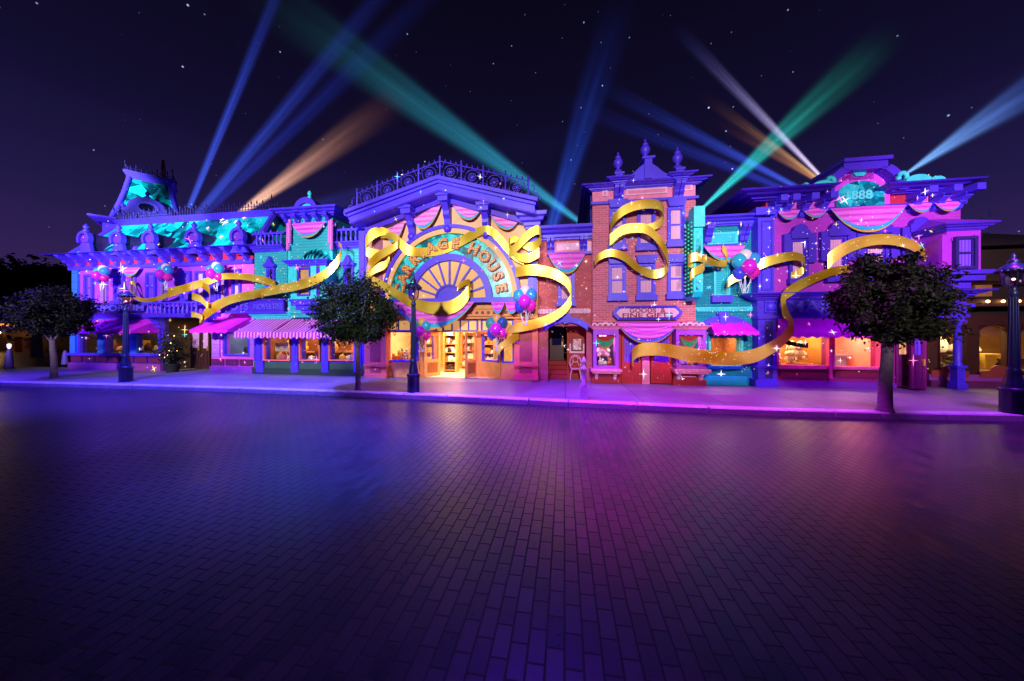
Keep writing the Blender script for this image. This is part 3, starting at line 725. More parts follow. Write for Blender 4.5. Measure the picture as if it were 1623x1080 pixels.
part(ow, 'pane', paint('tan blind', (200, 150, 90), .6, .4), lambda q: (q.box(ou0+.3, (ou0+ou1)/2+.12, -TO+.08, -TO+.1, oz0+.12, oz1), q.box((ou0+ou1)/2+.4, ou1-.3, -TO+.08, -TO+.1, oz0+.12, oz1)))
part(tea, 'oriel_cornice', VIO, lambda q: cornice(q, ou0, ou1, -TO+.02, oz1, oz1+.24, .25, .5))
def fan(q):
    rnd = random.Random(4); um = (ou0+ou1)/2; w = (ou1-ou0)/2
    out = [(um + w*1.02*math.cos(a)*(1-.18*math.sin(a)), oz1+.24+.62*math.sin(a)) for a in [PI*i/10 for i in range(11)]]
    base = [(um+.9*w*(1-2*i/10), oz1+.24) for i in range(11)]
    mid = [((a[0]+c[0])/2+rnd.uniform(-.06,.06), (a[1]+c[1])/2) for a, c in zip(out, base)]
    y = lambda t: -TC-.02-.35*(1-t)
    for i in range(10):
        A, B_, C, D, Ee, Ff = base[i], base[i+1], mid[i], mid[i+1], out[i], out[i+1]
        jy = rnd.uniform(.0,.14)
        q.add([(A[0],y(0),A[1]),(B_[0],y(0),B_[1]),(C[0],y(.4)-jy,C[1]),(D[0],y(.6)+jy,D[1]),(Ee[0],y(1),Ee[1]),(Ff[0],y(1),Ff[1])], [(0,2,1),(1,2,3),(2,4,3),(3,4,5)])
part(tea, 'projected_crystal_hood', CRY2, fan)
def corb(q):
    for i, (ya, yb, g) in enumerate(((478,474,.06),(484,478,0),(491,484,-.16),(496,491,-.34))): q.box(ou0-g, ou1+g, -TO-g*.6, -TC, zz(488,ya,TO), zz(488,yb,TO))
part(tea, 'oriel_corbel', VIO, corb)
s1 = thing('fascia_sign', 'violet fascia board lettered TOYS and NOVELTIES beside the shallow oriel window', 'sign', uu(400,.05), -.05, zz(400,486,.05))
part(s1, 'board', VIO2, lambda q: q.pr(349, 476, 449, 495, .05, .12)); part(s1, 'moulding', VIO, lambda q: (q.pr(347, 474.5, 451, 476.5, .12, .2), q.pr(347, 494.5, 451, 496.5, .12, .2)))
lettering(s1, 'lettering', 'TOYS', uu(375,.05), -.06, zz(375,486,.06), .5, LILAC, width=1.3, offset=.012); lettering(s1, 'lettering', 'NOVELTIES', uu(425,.05), -.06, zz(425,486,.06), .36, LILAC, width=1.5, offset=.008)
part(tea, 'fascia', TEALP, lambda q: cornice(q, uu(402.5,T), uu(575,T), YT, zT(505), zT(495), .4, .3, False))
ws_ = ((419,459),(476,506),(523,560)); hs = [hole(a, 535, c, 570.5, T+.1) for a, c in ws_]
zb = zz(490,575,T)
part(tea, 'shopfront', VIO2, lambda q: wall_holes(q, XL+.02, XR, zb, zg, YT, YT+.2, hs))
part(tea, 'stall_riser', paint('moss green panels', (60, 92, 84), .6), lambda q: q.box(XL+.02, XR, YT-.04, YT+.2, GZ, zb))
part(tea, 'riser_plinth', paint('moss plinth', (40, 60, 50), .7), lambda q: q.box(XL+.02, XR, YT-.1, YT-.04, GZ, zT(585)))
for px in (411, 466, 514, 566): part(tea, 'pilaster', VIO, lambda q: (q.pr(px-5, 507, px+5, 574, T+.1, .1), q.pr(px-1.5, 510, px+1.5, 572, T+.13, .03), q.pr(px-5.6, 574, px+5.6, 590.5, T+.12, .1)))
for a, c in ws_: shopwin(tea, a, 535, c, 570.5, T+.06, CORAL, 0, .05)
room(tea, XL+.3, XR-.3, hs[0][2]-.05, zg-.1, YT+.24, YT+1.9, WARMW, 150)
for a, c in ((405,462),(463,512),(513,562)): awning(tea, a, c, 505.5, T+.05, .62, 1.05, AWS, None, .3)

# ================================================================== 3 arched gable shop
car = thing('arched_shop', 'peach gabled shop with huge arch of projected crystal, fan window and open lit doorway', 'building', uu(712,0), 0)
def zC(y, x=712, n=0): return zz(x, y, n)
N9 = .9
L9, A9, R9 = U(554,342,N9), U(696,287,N9), U(847,321,N9)
ze = (L9[1]+R9[1])/2; L9 = (L9[0], ze); R9 = (R9[0], ze); A9 = ((L9[0]+R9[0])/2*.35+A9[0]*.65, A9[1])
def chev(top, bot, ext=0):
    return [(L9[0]-ext, L9[1]-bot), (A9[0], A9[1]-bot), (R9[0]+ext, R9[1]-bot), (R9[0]+ext, R9[1]-top), (A9[0], A9[1]-top), (L9[0]-ext, L9[1]-top)]
def chevb(q, top, bot, ext, y0, y1):
    p = chev(top, bot, ext)
    q.prism([p[0], p[1], p[4], p[5]], y0, y1); q.prism([p[1], p[2], p[3], p[4]], y0, y1)
part(car, 'roof', VIO, lambda q: chevb(q, .0, .38, 0, -N9, 5))
part(car, 'raking_cornice', VIO, lambda q: (chevb(q, -.14, -.0, .12, -N9-.2, -N9+.6), chevb(q, .0, .1, .04, -N9-.1, -N9-.003), chevb(q, .3, .36, .0, -N9-.05, -N9-.003)))
part(car, 'soffit_band', VIO2, lambda q: chevb(q, .38, .58, -.3, -.34, .05))
CL, CR = uu(578,0), uu(852,0)
def gw(q):
    zb = zC(478); e = .6
    sl = (A9[1]-L9[1])/(A9[0]-L9[0]); sr = (A9[1]-R9[1])/(R9[0]-A9[0])
    q.prism([(CL,zb),(CR,zb),(CR,R9[1]+(R9[0]-CR)*sr-.3),(A9[0],A9[1]-.3),(CL,L9[1]+(CL-L9[0])*sl-.3)], 0, 8)
part(car, 'gable_wall', TAN, gw)
part(car, 'wall_panel', paint('mauve plaster', (150, 84, 112), .7, .3), lambda q: q.pr(592, 372, 606, 474, .02, .02))
part(car, 'wall_panel', MATS['mauve plaster'], lambda q: q.pr(836, 372, 849, 474, .02, .02))
AC = U(712,475,.1); RX = (uu(822,.1)-uu(603,.1))/2; RZ = zC(357,712,.1)-AC[1]
def arcb(q, r0, r1, y0, y1): q.ring(AC[0], AC[1], RX*r0, RZ*r0, RX*r1, RZ*r1, 0, PI, y0, y1, 48)
arch = part(car, 'arch', VIO, lambda q: arcb(q, .955, 1.0, -.22, 0))
part(arch, 'inner_band', TAN, lambda q: arcb(q, .9, .955, -.14, 0)); part(arch, 'rim', GTR, lambda q: arcb(q, .885, .9, -.16, 0))
part(car, 'projected_crystal', CRY2, lambda q: arcb(q, .61, .885, -.06, 0))
fw = part(car, 'fan_window', VIO, lambda q: arcb(q, .52, .61, -.2, 0))
part(fw, 'pane', emis('fan window glow', (236, 176, 104), .22), lambda q: q.prism([(AC[0]+RX*.53*math.cos(a), AC[1]+RZ*.53*math.sin(a)) for a in [PI*i/30 for i in range(31)]], -.05, 0))
for i in range(9):
    a = PI*(i+1)/10; c, s_ = math.cos(a), math.sin(a); w = .035
    part(fw, 'muntin', VIO, lambda q: q.prism([(AC[0]+RX*.17*c-w*s_, AC[1]+RZ*.17*s_+w*c)[::1], (AC[0]+RX*.17*c+w*s_, AC[1]+RZ*.17*s_-w*c), (AC[0]+RX*.53*c+w*s_, AC[1]+RZ*.53*s_-w*c), (AC[0]+RX*.53*c-w*s_, AC[1]+RZ*.53*s_+w*c)], -.13, -.05))
part(fw, 'hub', VIO, lambda q: (q.prism([(AC[0]+RX*.19*math.cos(a), AC[1]+RZ*.19*math.sin(a)) for a in [PI*i/20 for i in range(21)]], -.17, 0)))
part(fw, 'hub_rim', VIO2, lambda q: arcb(q, .17, .2, -.22, -.17))
part(car, 'beam', VIO, lambda q: (q.box(AC[0]-RX*1.03, AC[0]+RX*1.03, -.3, 0, AC[1]-.1, AC[1]+.04), q.box(AC[0]-RX*1.03, AC[0]+RX*1.03, -.36, -.0, AC[1]-.16, AC[1]-.1)))
for px, h in ((646,1.0),(704,1.15),(767,1.0)):
    x = uu(px,.5); sl = (A9[1]-L9[1])/(A9[0]-L9[0]) if x < A9[0] else -(R9[1]-A9[1])/(R9[0]-A9[0])
    zt = A9[1] - abs(x-A9[0])*abs(sl) - .5
    part(car, 'console', VIO, lambda q: (bracket(q, x, zt, h, .62, .26, 0), q.box(x-.26, x+.26, -.82, 0, zt+.02, zt+.14), q.box(x-.2, x+.2, -.74, 0, zt-.16, zt+.02), q.ball((x,-.16,zt-h+.05), .17, 10, 6)))
for px, px2 in ((568,580),(836,850)):
    part(car, 'pilaster', VIO, lambda q: (q.pr(px, 366, px2, 474, .16, .16), q.pr(px+3, 372, px2-3, 470, .2, .05)))
    part(car, 'capital', VIO, lambda q: (cornice(q, uu(px,.2), uu(px2,.2), -.2, zz(px,364,.2), zz(px,341,.2), .42, .3)))
# cresting with rings
nseg = 4
rail = thing('roof_cresting', 'ornate violet iron railing of rings and posts along the peaked gable roof', 'railing', A9[0], -N9+.1, A9[1])
def rp(t): # t in 0..8 along the gable
    a = L9 if t <= 4.5 else A9
    return (L9[0]+.25+(A9[0]-L9[0]-.25)*t/4, L9[1]+(A9[1]-L9[1])*(t/4*.94+.06)) if t <= 4 else (A9[0]+(R9[0]-A9[0]-.25)*(t-4)/4, A9[1]+(R9[1]-A9[1])*(t-4)/4*.94)
yr = -N9+.1; hr = .68
for i in range(9):
    p = rp(i); part(rail, 'post', VIO, lambda q: q.lathe(p[0], yr, [(.03,0),(.03,hr*1.12),(.055,hr*1.16),(.02,hr*1.22),(.045,hr*1.3),(.01,hr*1.38)], 8, False, p[1]+.1))
for i in range(8):
    a, c = rp(i), rp(i+1); m = ((a[0]+c[0])/2, (a[1]+c[1])/2 + .14 + hr*.5); sl = (c[1]-a[1])/(c[0]-a[0])
    def pan(q):
        for o_, r_ in ((.16,.022),(.14+hr,.026)): q.tube([(a[0],yr,a[1]+o_),(c[0],yr,c[1]+o_)], r_*.75, 5, False)
        for rr, tr in ((hr*.4,.015),(hr*.22,.014)): q.tube([(m[0]+rr*1.05*math.cos(2*PI*j/20), yr, m[1]+rr*math.sin(2*PI*j/20)) for j in range(21)], tr, 4)
        for j in range(4):
            an = PI*j/4+.3; q.tube([(m[0]+hr*.22*math.cos(an), yr, m[1]+hr*.22*math.sin(an)), (m[0]-hr*.22*math.cos(an), yr, m[1]-hr*.22*math.sin(an))], .015, 4)
        W2 = (c[0]-a[0])/2
        for sx in (-1, 1):
            for sy in (-1, 1):
                q.tube([(m[0]+sx*(W2*.96-.34*hr*(1-math.cos(t))*.5*.6), yr, m[1]+sl*sx*W2*.8+sy*hr*(.46-.3*math.sin(t)*.9)) for t in [PI*k/8 for k in range(9)]], .016, 4)
        for j in range(1, 4):
            x = a[0]+(c[0]-a[0])*j/4; z = a[1]+(c[1]-a[1])*j/4+.14+hr; q.tube([(x,yr,z),(x,yr,z+.06),(x,yr,z+.14)], [.02,.035,.004], 4, False)
    part(rail, 'ring_panel', VIO, pan)
for sx, t in ((-1,0),(1,8)):
    p = rp(t); part(rail, 'end_scroll', VIO, lambda q: q.tube([(p[0]+sx*(.1+.3*k/8+.05*math.sin(k)), yr, p[1]+.1+hr*.8*(1-k/8)**.7+.06*math.sin(k*1.2)) for k in range(9)], .022, 5))
# lettering round the arch
ms = thing('arch_lettering', 'arched row of bulb-dotted gold letters spelling CARRIAGE HOUSE on the projected crystal arch', 'sign', AC[0], -.12, AC[1]+1)
def letm():
    t = NT('bulb dotted letter'); vo = t.new('ShaderNodeTexVoronoi'); vo.inputs['Scale'].default_value = 14; vo.inputs['Randomness'].default_value = .3
    t.link(t.obj(), vo.inputs['Vector']); f = t.math('LESS_THAN', vo.outputs['Distance'], .34)
    t.base(t.mix(f, lin((248, 186, 90)), lin((120, 34, 40))), .4); return t.m
LM = letm(); LR = paint('letter edge red', (190, 60, 60), .5)
for ch, px, py in (('C',629,459),('A',635,440),('R',644,424),('R',657,410),('I',668,401),('A',683,394),('G',702,389),('E',722,389),('H',750,396),('O',767,407),('U',781,421),('S',790,438),('E',796,457)):
    u0, z0 = U(px, py, .12); an = math.atan2((z0-AC[1])/RZ, (u0-AC[0])/RX); rr = .75
    u0, z0 = AC[0]+RX*rr*math.cos(an), AC[1]+RZ*rr*math.sin(an)
    o = lettering(ms, 'letter', ch, u0, -.16, z0, .56, LM, an-PI/2, .02, .02); lettering(ms, 'letter_backing', ch, u0, -.1, z0, .58, LR, an-PI/2, .04, .045).parent = o
# ground floor
zb, ztr = zC(478), zC(506)
part(car, 'frieze', TAN2, lambda q: (q.box(CL, CR, -.02, .28, ztr, zb), q.box(CL+.2, CR-.2, -.1, -.02, ztr+.1, ztr+.18), q.box(CL+.2, CR-.2, -.07, -.02, zb-.34, zb-.28)))
part(car, 'frieze_dentil', paint('dark dentils', (120, 66, 30), .6), lambda q: [q.box(CL+.6+i*.24, CL+.7+i*.24, -.06, -.02, ztr+.2, ztr+.3) for i in range(int((CR-CL-1.2)/.24))])
for a, c in ((577,611),(814,852)):
    pl = part(car, 'pier', CORAL, lambda q: (q.pr(a, 508, c, 601, .12, .4), q.pr(a-1, 577, c+1, 581, .2, .2), q.pr(a-1, 594, c+1, 603, .2, .2)))
    part(pl, 'panel', CORALD, lambda q: (q.pr(a+9, 524, c-9, 573, .14, .03), q.pr(a+9, 583, c-9, 591, .14, .03)))
part(car, 'pier_drape', stripes('mauve drape', (130, 40, 190), (180, 80, 230), .1, 0, .7, True), lambda q: q.pr(815, 512, 822, 545, .2, .06))
NW = -.25
DX = -1.3
wl1 = hole(613, 527, 660, 571, NW); wr1 = hole(798, 527, 813, 573, NW); wm1 = hole(765, 527, 781, 571, -.9)
ur0, ur1 = uu(611,NW), uu(814,NW)
part(car, 'show_window_base', TAN2, lambda q: q.box(ur0-.1, uu(664,NW), .2, .45, GZ, wl1[2]-.05))
part(car, 'show_window_base', TAN2, lambda q: q.box(uu(794,NW), ur1+.1, .2, .45, GZ, wr1[2]-.05))
shopwin(car, 613, 527, 660, 571, NW, VIO); shopwin(car, 798, 527, 812, 573, NW, VIO)
def ang(root, pa, pb, z0, zs, z1, name):
    """slanting glazed side of the recessed entrance between plan points"""
    (xa, ya), (xb, yb) = pa, pb; L = math.dist(pa, pb); dx, dy = (xb-xa)/L, (yb-ya)/L
    def bx(q, s0, s1, za, zc_, t):
        v = []
        for z in (za, zc_):
            for s_, w in ((s0,-t),(s1,-t),(s1,t),(s0,t)): v.append((xa+dx*s_-dy*w, ya+dy*s_+dx*w, z))
        q.add(v, [(0,3,2,1),(4,5,6,7),(0,1,5,4),(1,2,6,5),(2,3,7,6),(3,0,4,7)])
    o = part(root, name, TAN2, lambda q: (bx(q, 0, L, z0, zs, .08), bx(q, 0, .1, zs, z1, .06), bx(q, L-.1, L, zs, z1, .06), bx(q, .1, L-.1, z1-.1, z1, .06)))
    part(o, 'casing', VIO, lambda q: (bx(q, .1, L-.1, zs, zs+.07, .07), bx(q, .1, .16, zs+.07, z1-.1, .07), bx(q, L-.16, L-.1, zs+.07, z1-.1, .07)))
    part(o, 'pane', GLASS, lambda q: bx(q, .16, L-.16, zs+.07, z1-.1, .01))
zsill = wl1[2]-.05; ztop = zC(526, 712, NW)
ud0, ud1 = uu(700,DX), uu(757,DX)
ang(car, (uu(665,NW), .3), (uu(690,-.95), .95), GZ, zsill, ztop, 'entry_glazing'); ang(car, (uu(762,-.95), .95), (uu(794,NW), .3), GZ, zsill, ztop, 'entry_glazing')
part(car, 'threshold_wall', TAN2, lambda q: (q.box(uu(690,-.95), ud0, 1.0, 1.1, GZ, ztop), q.box(ud1, uu(762,-.95), 1.0, 1.1, GZ, ztop)))
tr_ = part(car, 'transom', VIO, lambda q: [frame(q, h_, .06, .2, .3) for h_ in (hole(613,508.5,650,523.5,NW), hole(655,508.5,690,523.5,NW), hole(703,508.5,755,523.5,NW), hole(764,508.5,782,523.5,NW), hole(787,508.5,811,523.5,NW))] + [q.box(uu(x,NW)-.02, uu(x,NW)+.02, .21, .29, zz(x,523.5,NW), zz(x,508.5,NW)) for x in (631,672,716,729,742,773)])
part(tr_, 'pane', FROST, lambda q: q.box(ur0, ur1, .3, .33, zC(524,712,NW), zC(508,712,NW)))
part(car, 'transom_rail', TAN2, lambda q: (q.box(ur0, ur1, .19, .36, zC(527,712,NW), zC(524.4,712,NW)), q.box(ur0, ur1, .19, .36, zC(507.6,712,NW), ztr)))
def leaf(hx, hy, fx, fy):
    L = math.dist((hx,hy),(fx,fy)); dx, dy = (fx-hx)/L, (fy-hy)/L; zt = zC(528,712,-1)
    def bx(q, s0, s1, za, zc_, t=.03):
        v = []
        for z in (za, zc_):
            for s_, w in ((s0,-t),(s1,-t),(s1,t),(s0,t)): v.append((hx+dx*s_-dy*w, hy+dy*s_+dx*w, z))
        q.add(v, [(0,3,2,1),(4,5,6,7),(0,1,5,4),(1,2,6,5),(2,3,7,6),(3,0,4,7)])
    o = part(car, 'door', TAN2, lambda q: (bx(q, 0, L, GZ+.02, GZ+.75), bx(q, 0, .1, GZ+.75, zt), bx(q, L-.1, L, GZ+.75, zt), bx(q, .1, L-.1, zt-.12, zt)))
    part(o, 'panel', WARMW, lambda q: bx(q, .15, L-.15, GZ+.18, GZ+.62, .045)); part(o, 'pane', GLASS, lambda q: bx(q, .1, L-.1, GZ+.75, zt-.12, .008))
leaf(ud0, 1.05, ud0-.42, .32); leaf(ud1, 1.05, ud1-.28, .3)
room(car, CL+.3, CR-.3, GZ+.01, zC(507,712,NW)-.02, .38, 6.2, CREAM, 560, (1, .76, .48))
lamp('AREA', 'entrance ceiling light', ((ud0+ud1)/2, .7, ztop-.08), 32, (1, .66, .36), 1.0, ((ud0+ud1)/2, .6, 0))

# ================================================================== 4 brick connector with stairs
K4 = -.15; Y4 = .15
con = thing('stair_entrance_building', 'narrow red brick building with arched violet lintel over dark stairs', 'building', uu(894,K4), Y4)
def z4(y, x=894): return zz(x, y, K4)
ca0, ca1 = uu(853,K4), uu(937.5,K4); hs4 = (uu(868,K4), uu(929,K4), GZ, z4(517))
part(con, 'wall', BRKR, lambda q: wall_holes(q, ca0, ca1, GZ, z4(381), Y4, Y4+.4, [hs4]))
part(con, 'wall_core', BRKR, lambda q: q.box(ca0, ca1, Y4+.4, 8, z4(515), z4(381)))
part(con, 'cornice', VIO, lambda q: cornice(q, ca0+.1, ca1, Y4, z4(381), z4(363), .55, 6, False))
part(con, 'frieze', PINKP, lambda q: q.pr(872, 383, 934, 401, K4+.05, .08)); part(con, 'frieze_panel', PINKL, lambda q: (q.pr(882, 386, 917, 397, K4+.08, .04), q.pr(930, 383, 937, 400, K4+.09, .05)))
part(con, 'belt_course', VIO, lambda q: q.box(uu(868,K4), ca1, Y4-.16, Y4, z4(405), z4(401)))
for px in (869.5, 876, 921, 927): part(con, 'bracket', VIO, lambda q: bracket(q, uu(px,K4), z4(382), .62, .4, .12, Y4))
sash(con, 888, 432, 906, 474, K4, VIO, CURT, 'slab', True, .1, True)
part(con, 'scallop_trim', PINKL, lambda q: [q.prism([(uu(856+i*5.4,K4)+.1*math.cos(a), z4(493.5)+.1*math.sin(a)) for a in [2*PI*j/10 for j in range(10)]], Y4-.05, Y4) for i in range(15)])
def arclint(root, xa, xb, yend, ymid, th, n, keyx):
    (ua, za), (ub, zb_) = U(xa, yend, n), U(xb, yend, n); um = (ua+ub)/2; zm = zz((xa+xb)/2, ymid, n); k = 18; P = []
    t = th*(CA*FO.y)/FPX/(CA+SA*((xa+xb)/2-CX)/FPX)
    zf = lambda s: za+(zm-za)*(1-(2*s-1)**2)
    lo = [(ua+(ub-ua)*(.04+.92*i/k), zf(i/k)-t) for i in range(k+1)]; up = [(ua+(ub-ua)*i/k, zf(i/k)) for i in range(k, -1, -1)]
    def f(q):
        lo2, up2 = lo, up[::-1]
        for i in range(k): q.prism([lo2[i], lo2[i+1], up2[i+1], up2[i]], -n-.14, -n+.02)
    o = part(root, 'arch_lintel', VIO, f)
    kx = uu(keyx, n); part(o, 'keystone', VIO, lambda q: q.prism([(kx-.1, zm-t-.05), (kx+.1, zm-t-.05), (kx+.16, zm+.12), (kx-.16, zm+.12)], -n-.22, -n))
    return lo
arclint(con, 861, 934, 516, 502, 9, K4+.02, 897)
part(con, 'stair_wall', paint('oxblood wall', (176, 52, 34), .7), lambda q: (q.box(uu(901,K4), ca1-.05, Y4+.9, Y4+1.05, GZ, z4(512)), q.box(ca1-.08, ca1-.04, Y4+.41, Y4+.9, GZ, z4(512)), q.box(ca0+.04, ca0+.1, Y4+.41, 3.5, GZ, z4(512)), q.box(uu(901,K4)-.06, uu(901,K4), Y4+.9, 3.5, GZ, z4(512))))
part(con, 'stair_panel', PINKL, lambda q: q.pr(902, 545, 926, 560, K4-.86, .03))
for i in range(4): part(con, 'step', STEP, lambda q: q.box(ca0+.1, uu(901,K4)-.06, Y4+.45+i*.3, 3.4, GZ+i*.17+.003, GZ+(i+1)*.17))
door(con, 871, 516, 893, 574, -1.9, BROWN, DKGL, .6)
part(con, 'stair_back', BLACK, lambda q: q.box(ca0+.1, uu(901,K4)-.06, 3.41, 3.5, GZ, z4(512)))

# ================================================================== 5 tall brick building
N5 = .05; Y5 = -.05
tal = thing('tall_brick_building', 'tall rose brick building with three urn finials and six violet framed windows', 'building', uu(1020,N5), Y5)
def z5(y, x=1020, n=N5): return zz(x, y, n)
ta0, ta1 = uu(938.5,N5), uu(1102,N5)
part(tal, 'wall', BRK, lambda q: q.box(ta0, ta1, Y5, 8, z5(515), z5(319)))
part(tal, 'side_wall', paint('dark blue flank', (40, 30, 150), .7, .4), lambda q: q.box(ta0-.06, ta0+.02, .25, 8, z5(364), z5(300)))
part(tal, 'frieze', PINKP, lambda q: q.box(ta0, ta1, Y5+.02, 8, z5(319), z5(294)))
for a, c, y0, y1 in ((954,963,302,311),(992,1057,298,308),(1084,1097,292,302)):
    part(tal, 'frieze_panel', PINKL, lambda q: q.pr(a, y0, c, y1, N5+.03, .06)); part(tal, 'frieze_inset', PINKP, lambda q: q.pr(a+2.5, y0+2.6, c-2.5, y1-2.6, N5+.045, .05))
part(tal, 'belt_course', VIO, lambda q: (q.box(ta0-.06, ta1+.06, Y5-.14, Y5+.2, z5(321.5), z5(317.5)),))
zc5, zt5 = z5(299), zz(1020,285,.45)
part(tal, 'cornice', VIO, lambda q: cornice(q, ta0, ta1, Y5, zc5, zt5, .42, 7))
for px in (979, 1073):
    part(tal, 'bracket', VIO, lambda q: [bracket(q, uu(px+d_,N5), zc5+.02, .66, .42, .15, Y5) for d_ in (-4, 4)])
    part(tal, 'cornice_block', VIO, lambda q: (cornice(q, uu(px-6,N5), uu(px+6,N5), Y5-.3, zc5+.1, zt5+.1, .36, .5), q.box(uu(px-6,N5), uu(px+6,N5), Y5-.32, Y5+.1, zt5+.1, zt5+.3), q.box(uu(px-7.5,N5), uu(px+7.5,N5), Y5-.36, Y5+.14, zt5+.3, zt5+.38)))
um5 = uu(1022,N5)
def ped(q):
    w = uu(1062,N5)-um5; top = []
    for i in range(25):
        s_ = 1-2*i/24; top.append((um5+w*s_, zt5-.02+.12+.5*max(0, .5+.5*math.cos(PI*s_))**1.2))
    pts = [(um5-w, zt5-.02), (um5+w, zt5-.02)] + top
    for i in range(24): q.prism([(top[i+1][0], zt5-.02), (top[i][0], zt5-.02), top[i], top[i+1]], Y5-.4, Y5-.1)
part(tal, 'parapet', VIO, ped)
part(tal, 'parapet_pedestal', VIO, lambda q: (q.box(um5-.13, um5+.13, Y5-.5, Y5-.05, zt5, zt5+.7), q.box(um5-.22, um5+.22, Y5-.55, Y5, zt5+.7, zt5+.78)))
urn = [(.16,0),(.16,.08),(.06,.14),(.07,.2),(.16,.3),(.2,.44),(.17,.56),(.1,.62),(.13,.66),(.1,.74),(.04,.8),(.05,.86),(.01,.95)]
for px, zf in ((979, zt5+.38), (1022, zt5+.78), (1073, zt5+.38)):
    part(tal, 'urn_finial', VIO, lambda q: q.lathe(uu(px,.3), Y5-.26, [(r_*.9, z_*.82) for r_, z_ in urn], 12, True, zf))
for a, c, y0, y1 in ((969,987,336,385),(1013,1033,338,386),(1061,1079,334,380),(968,987,424,465),(1013,1033,423,464),(1061,1081,422,462)):
    sash(tal, a, y0, c, y1, N5, VIO, CURT, 'slab', True, .1, True)
gs = thing('shop_sign', 'long pink signboard lettered GOODS & FINE GIFTS in violet scalloped frame on brick wall', 'sign', uu(1025,.25), -.3, zz(1025,496,.3))
g0, g1, gz0, gz1 = uu(971,.25), uu(1080,.25), zz(1025,507.5,.25), zz(1025,485,.25)
def octo(x0, x1, z0, z1, c): return [(x0+c,z0),(x1-c,z0),(x1,z0+c),(x1,z1-c),(x1-c,z1),(x0+c,z1),(x0,z1-c),(x0,z0+c)]
part(gs, 'frame', VIO, lambda q: q.prism(octo(g0,g1,gz0,gz1,.2), -.3, -.06)); [part(gs, 'bead', VIO2, lambda q: [q.ball((g0+.25+i*(g1-g0-.5)/20, -.31, z), .045, 6, 4) for i in range(21)]) for z in (gz0+.05, gz1-.05)]
part(gs, 'board', paint('rose signboard', (255, 176, 200), .5), lambda q: q.prism(octo(g0+.12,g1-.12,gz0+.1,gz1-.1,.14), -.33, -.25))
LT = paint('crimson letters', (140, 24, 60), .5)
gm = (g0+g1)/2
lettering(gs, 'lettering', 'GOODS  &', gm, -.34, gz0+(gz1-gz0)*.67, .23, LT, 0, .012, .004, 1.25); lettering(gs, 'lettering', 'FINE GIFTS', gm, -.34, gz0+(gz1-gz0)*.33, .23, LT, 0, .012, .004, 1.75)
# shopfront
NSF = .25
part(tal, 'shopfront_cornice', PINKP, lambda q: cornice(q, ta0-.05, ta1, Y5, z5(515), z5(510), .3, .2, False))
part(tal, 'shopfront_wall', paint('crimson joinery', (176, 30, 50), .55), lambda q: wall_holes(q, ta0, ta1, GZ, z5(515), Y5+.1, Y5+.25, [hole(943,531,976,580,N5), hole(1072,531,1100,580,N5)]))
for xa, xb in ((938,983),(1069,1122)):
    bn = .42; h_ = hole(xa+7, 531, xb-8, 580, bn); Xa, Xb = uu(xa+2,bn), uu(xb-3,bn); zs_ = zz((xa+xb)/2,585,bn); zh = zz((xa+xb)/2,522,bn)
    by = part(tal, 'bay_window', MAGP if False else paint('purple bay', (170, 60, 210), .5), lambda q: (q.box(Xa, h_[0], -bn, Y5+.1, zs_, zh), q.box(h_[1], Xb, -bn, Y5+.1, zs_, zh), q.box(h_[0], h_[1], -bn, -bn+.1, zs_, h_[2]), q.box(h_[0], h_[1], -bn, -bn+.1, h_[3], zh)))
    part(by, 'pane', GLASS, lambda q: q.box(h_[0], h_[1], -bn+.03, -bn+.04, h_[2], h_[3]))
    part(by, 'bay_cornice', PINKP, lambda q: (cornice(q, Xa, Xb, -bn+.03, zh, zh+.13, .16, .3),))
    part(by, 'crest', PINKL, lambda q: [q.ring((Xa+Xb)/2+(i-2)*.2, zh+.13, .05+.02*(i==2), .06, .1+.03*(i==2), .12+.05*(i==2), 0, PI, -bn+.1, -bn+.16, 10) for i in range(5)])
    part(by, 'ledge', PINKP, lambda q: (q.box(Xa-.1, Xb+.1, -bn-.16, Y5+.1, zs_-.09, zs_), q.box(Xa-.05, Xb+.05, -bn-.1, Y5+.1, zs_-.17, zs_-.09)))
    for x in (Xa+.12, Xb-.12): part(by, 'ledge_bracket', PINKL, lambda q: bracket(q, x, zs_-.17, .42, .22, .1, -bn+.25))
    part(by, 'base', paint('crimson joinery', (176, 30, 50)), lambda q: (q.box(Xa, Xb, -bn+.24, Y5+.1, GZ, zs_-.17), q.box(Xa-.06, Xb+.06, -bn+.14, Y5+.1, GZ, GZ+.2)))
    part(by, 'base_panel', PINKL, lambda q: q.box(Xa+.26, Xb-.26, -bn+.2, -bn+.24, GZ+.3, zs_-.28))
    room(by, h_[0]-.02, h_[1]+.02, h_[2]-.02, h_[3]+.02, -bn+.11, .9, paint('violet display', (90, 60, 110), .8), 26, (1, .8, .7))
for a, c in ((985,1015),(1031,1064)): door(tal, a, 530, c, 608, N5+.02, paint('crimson door', (188, 24, 44), .45), CURTV, .62)
part(tal, 'pilaster', PINKP, lambda q: (q.pr(1017, 516, 1029, 610, N5+.06, .1), q.pr(1018.5, 560, 1027.5, 605, N5+.1, .05)))
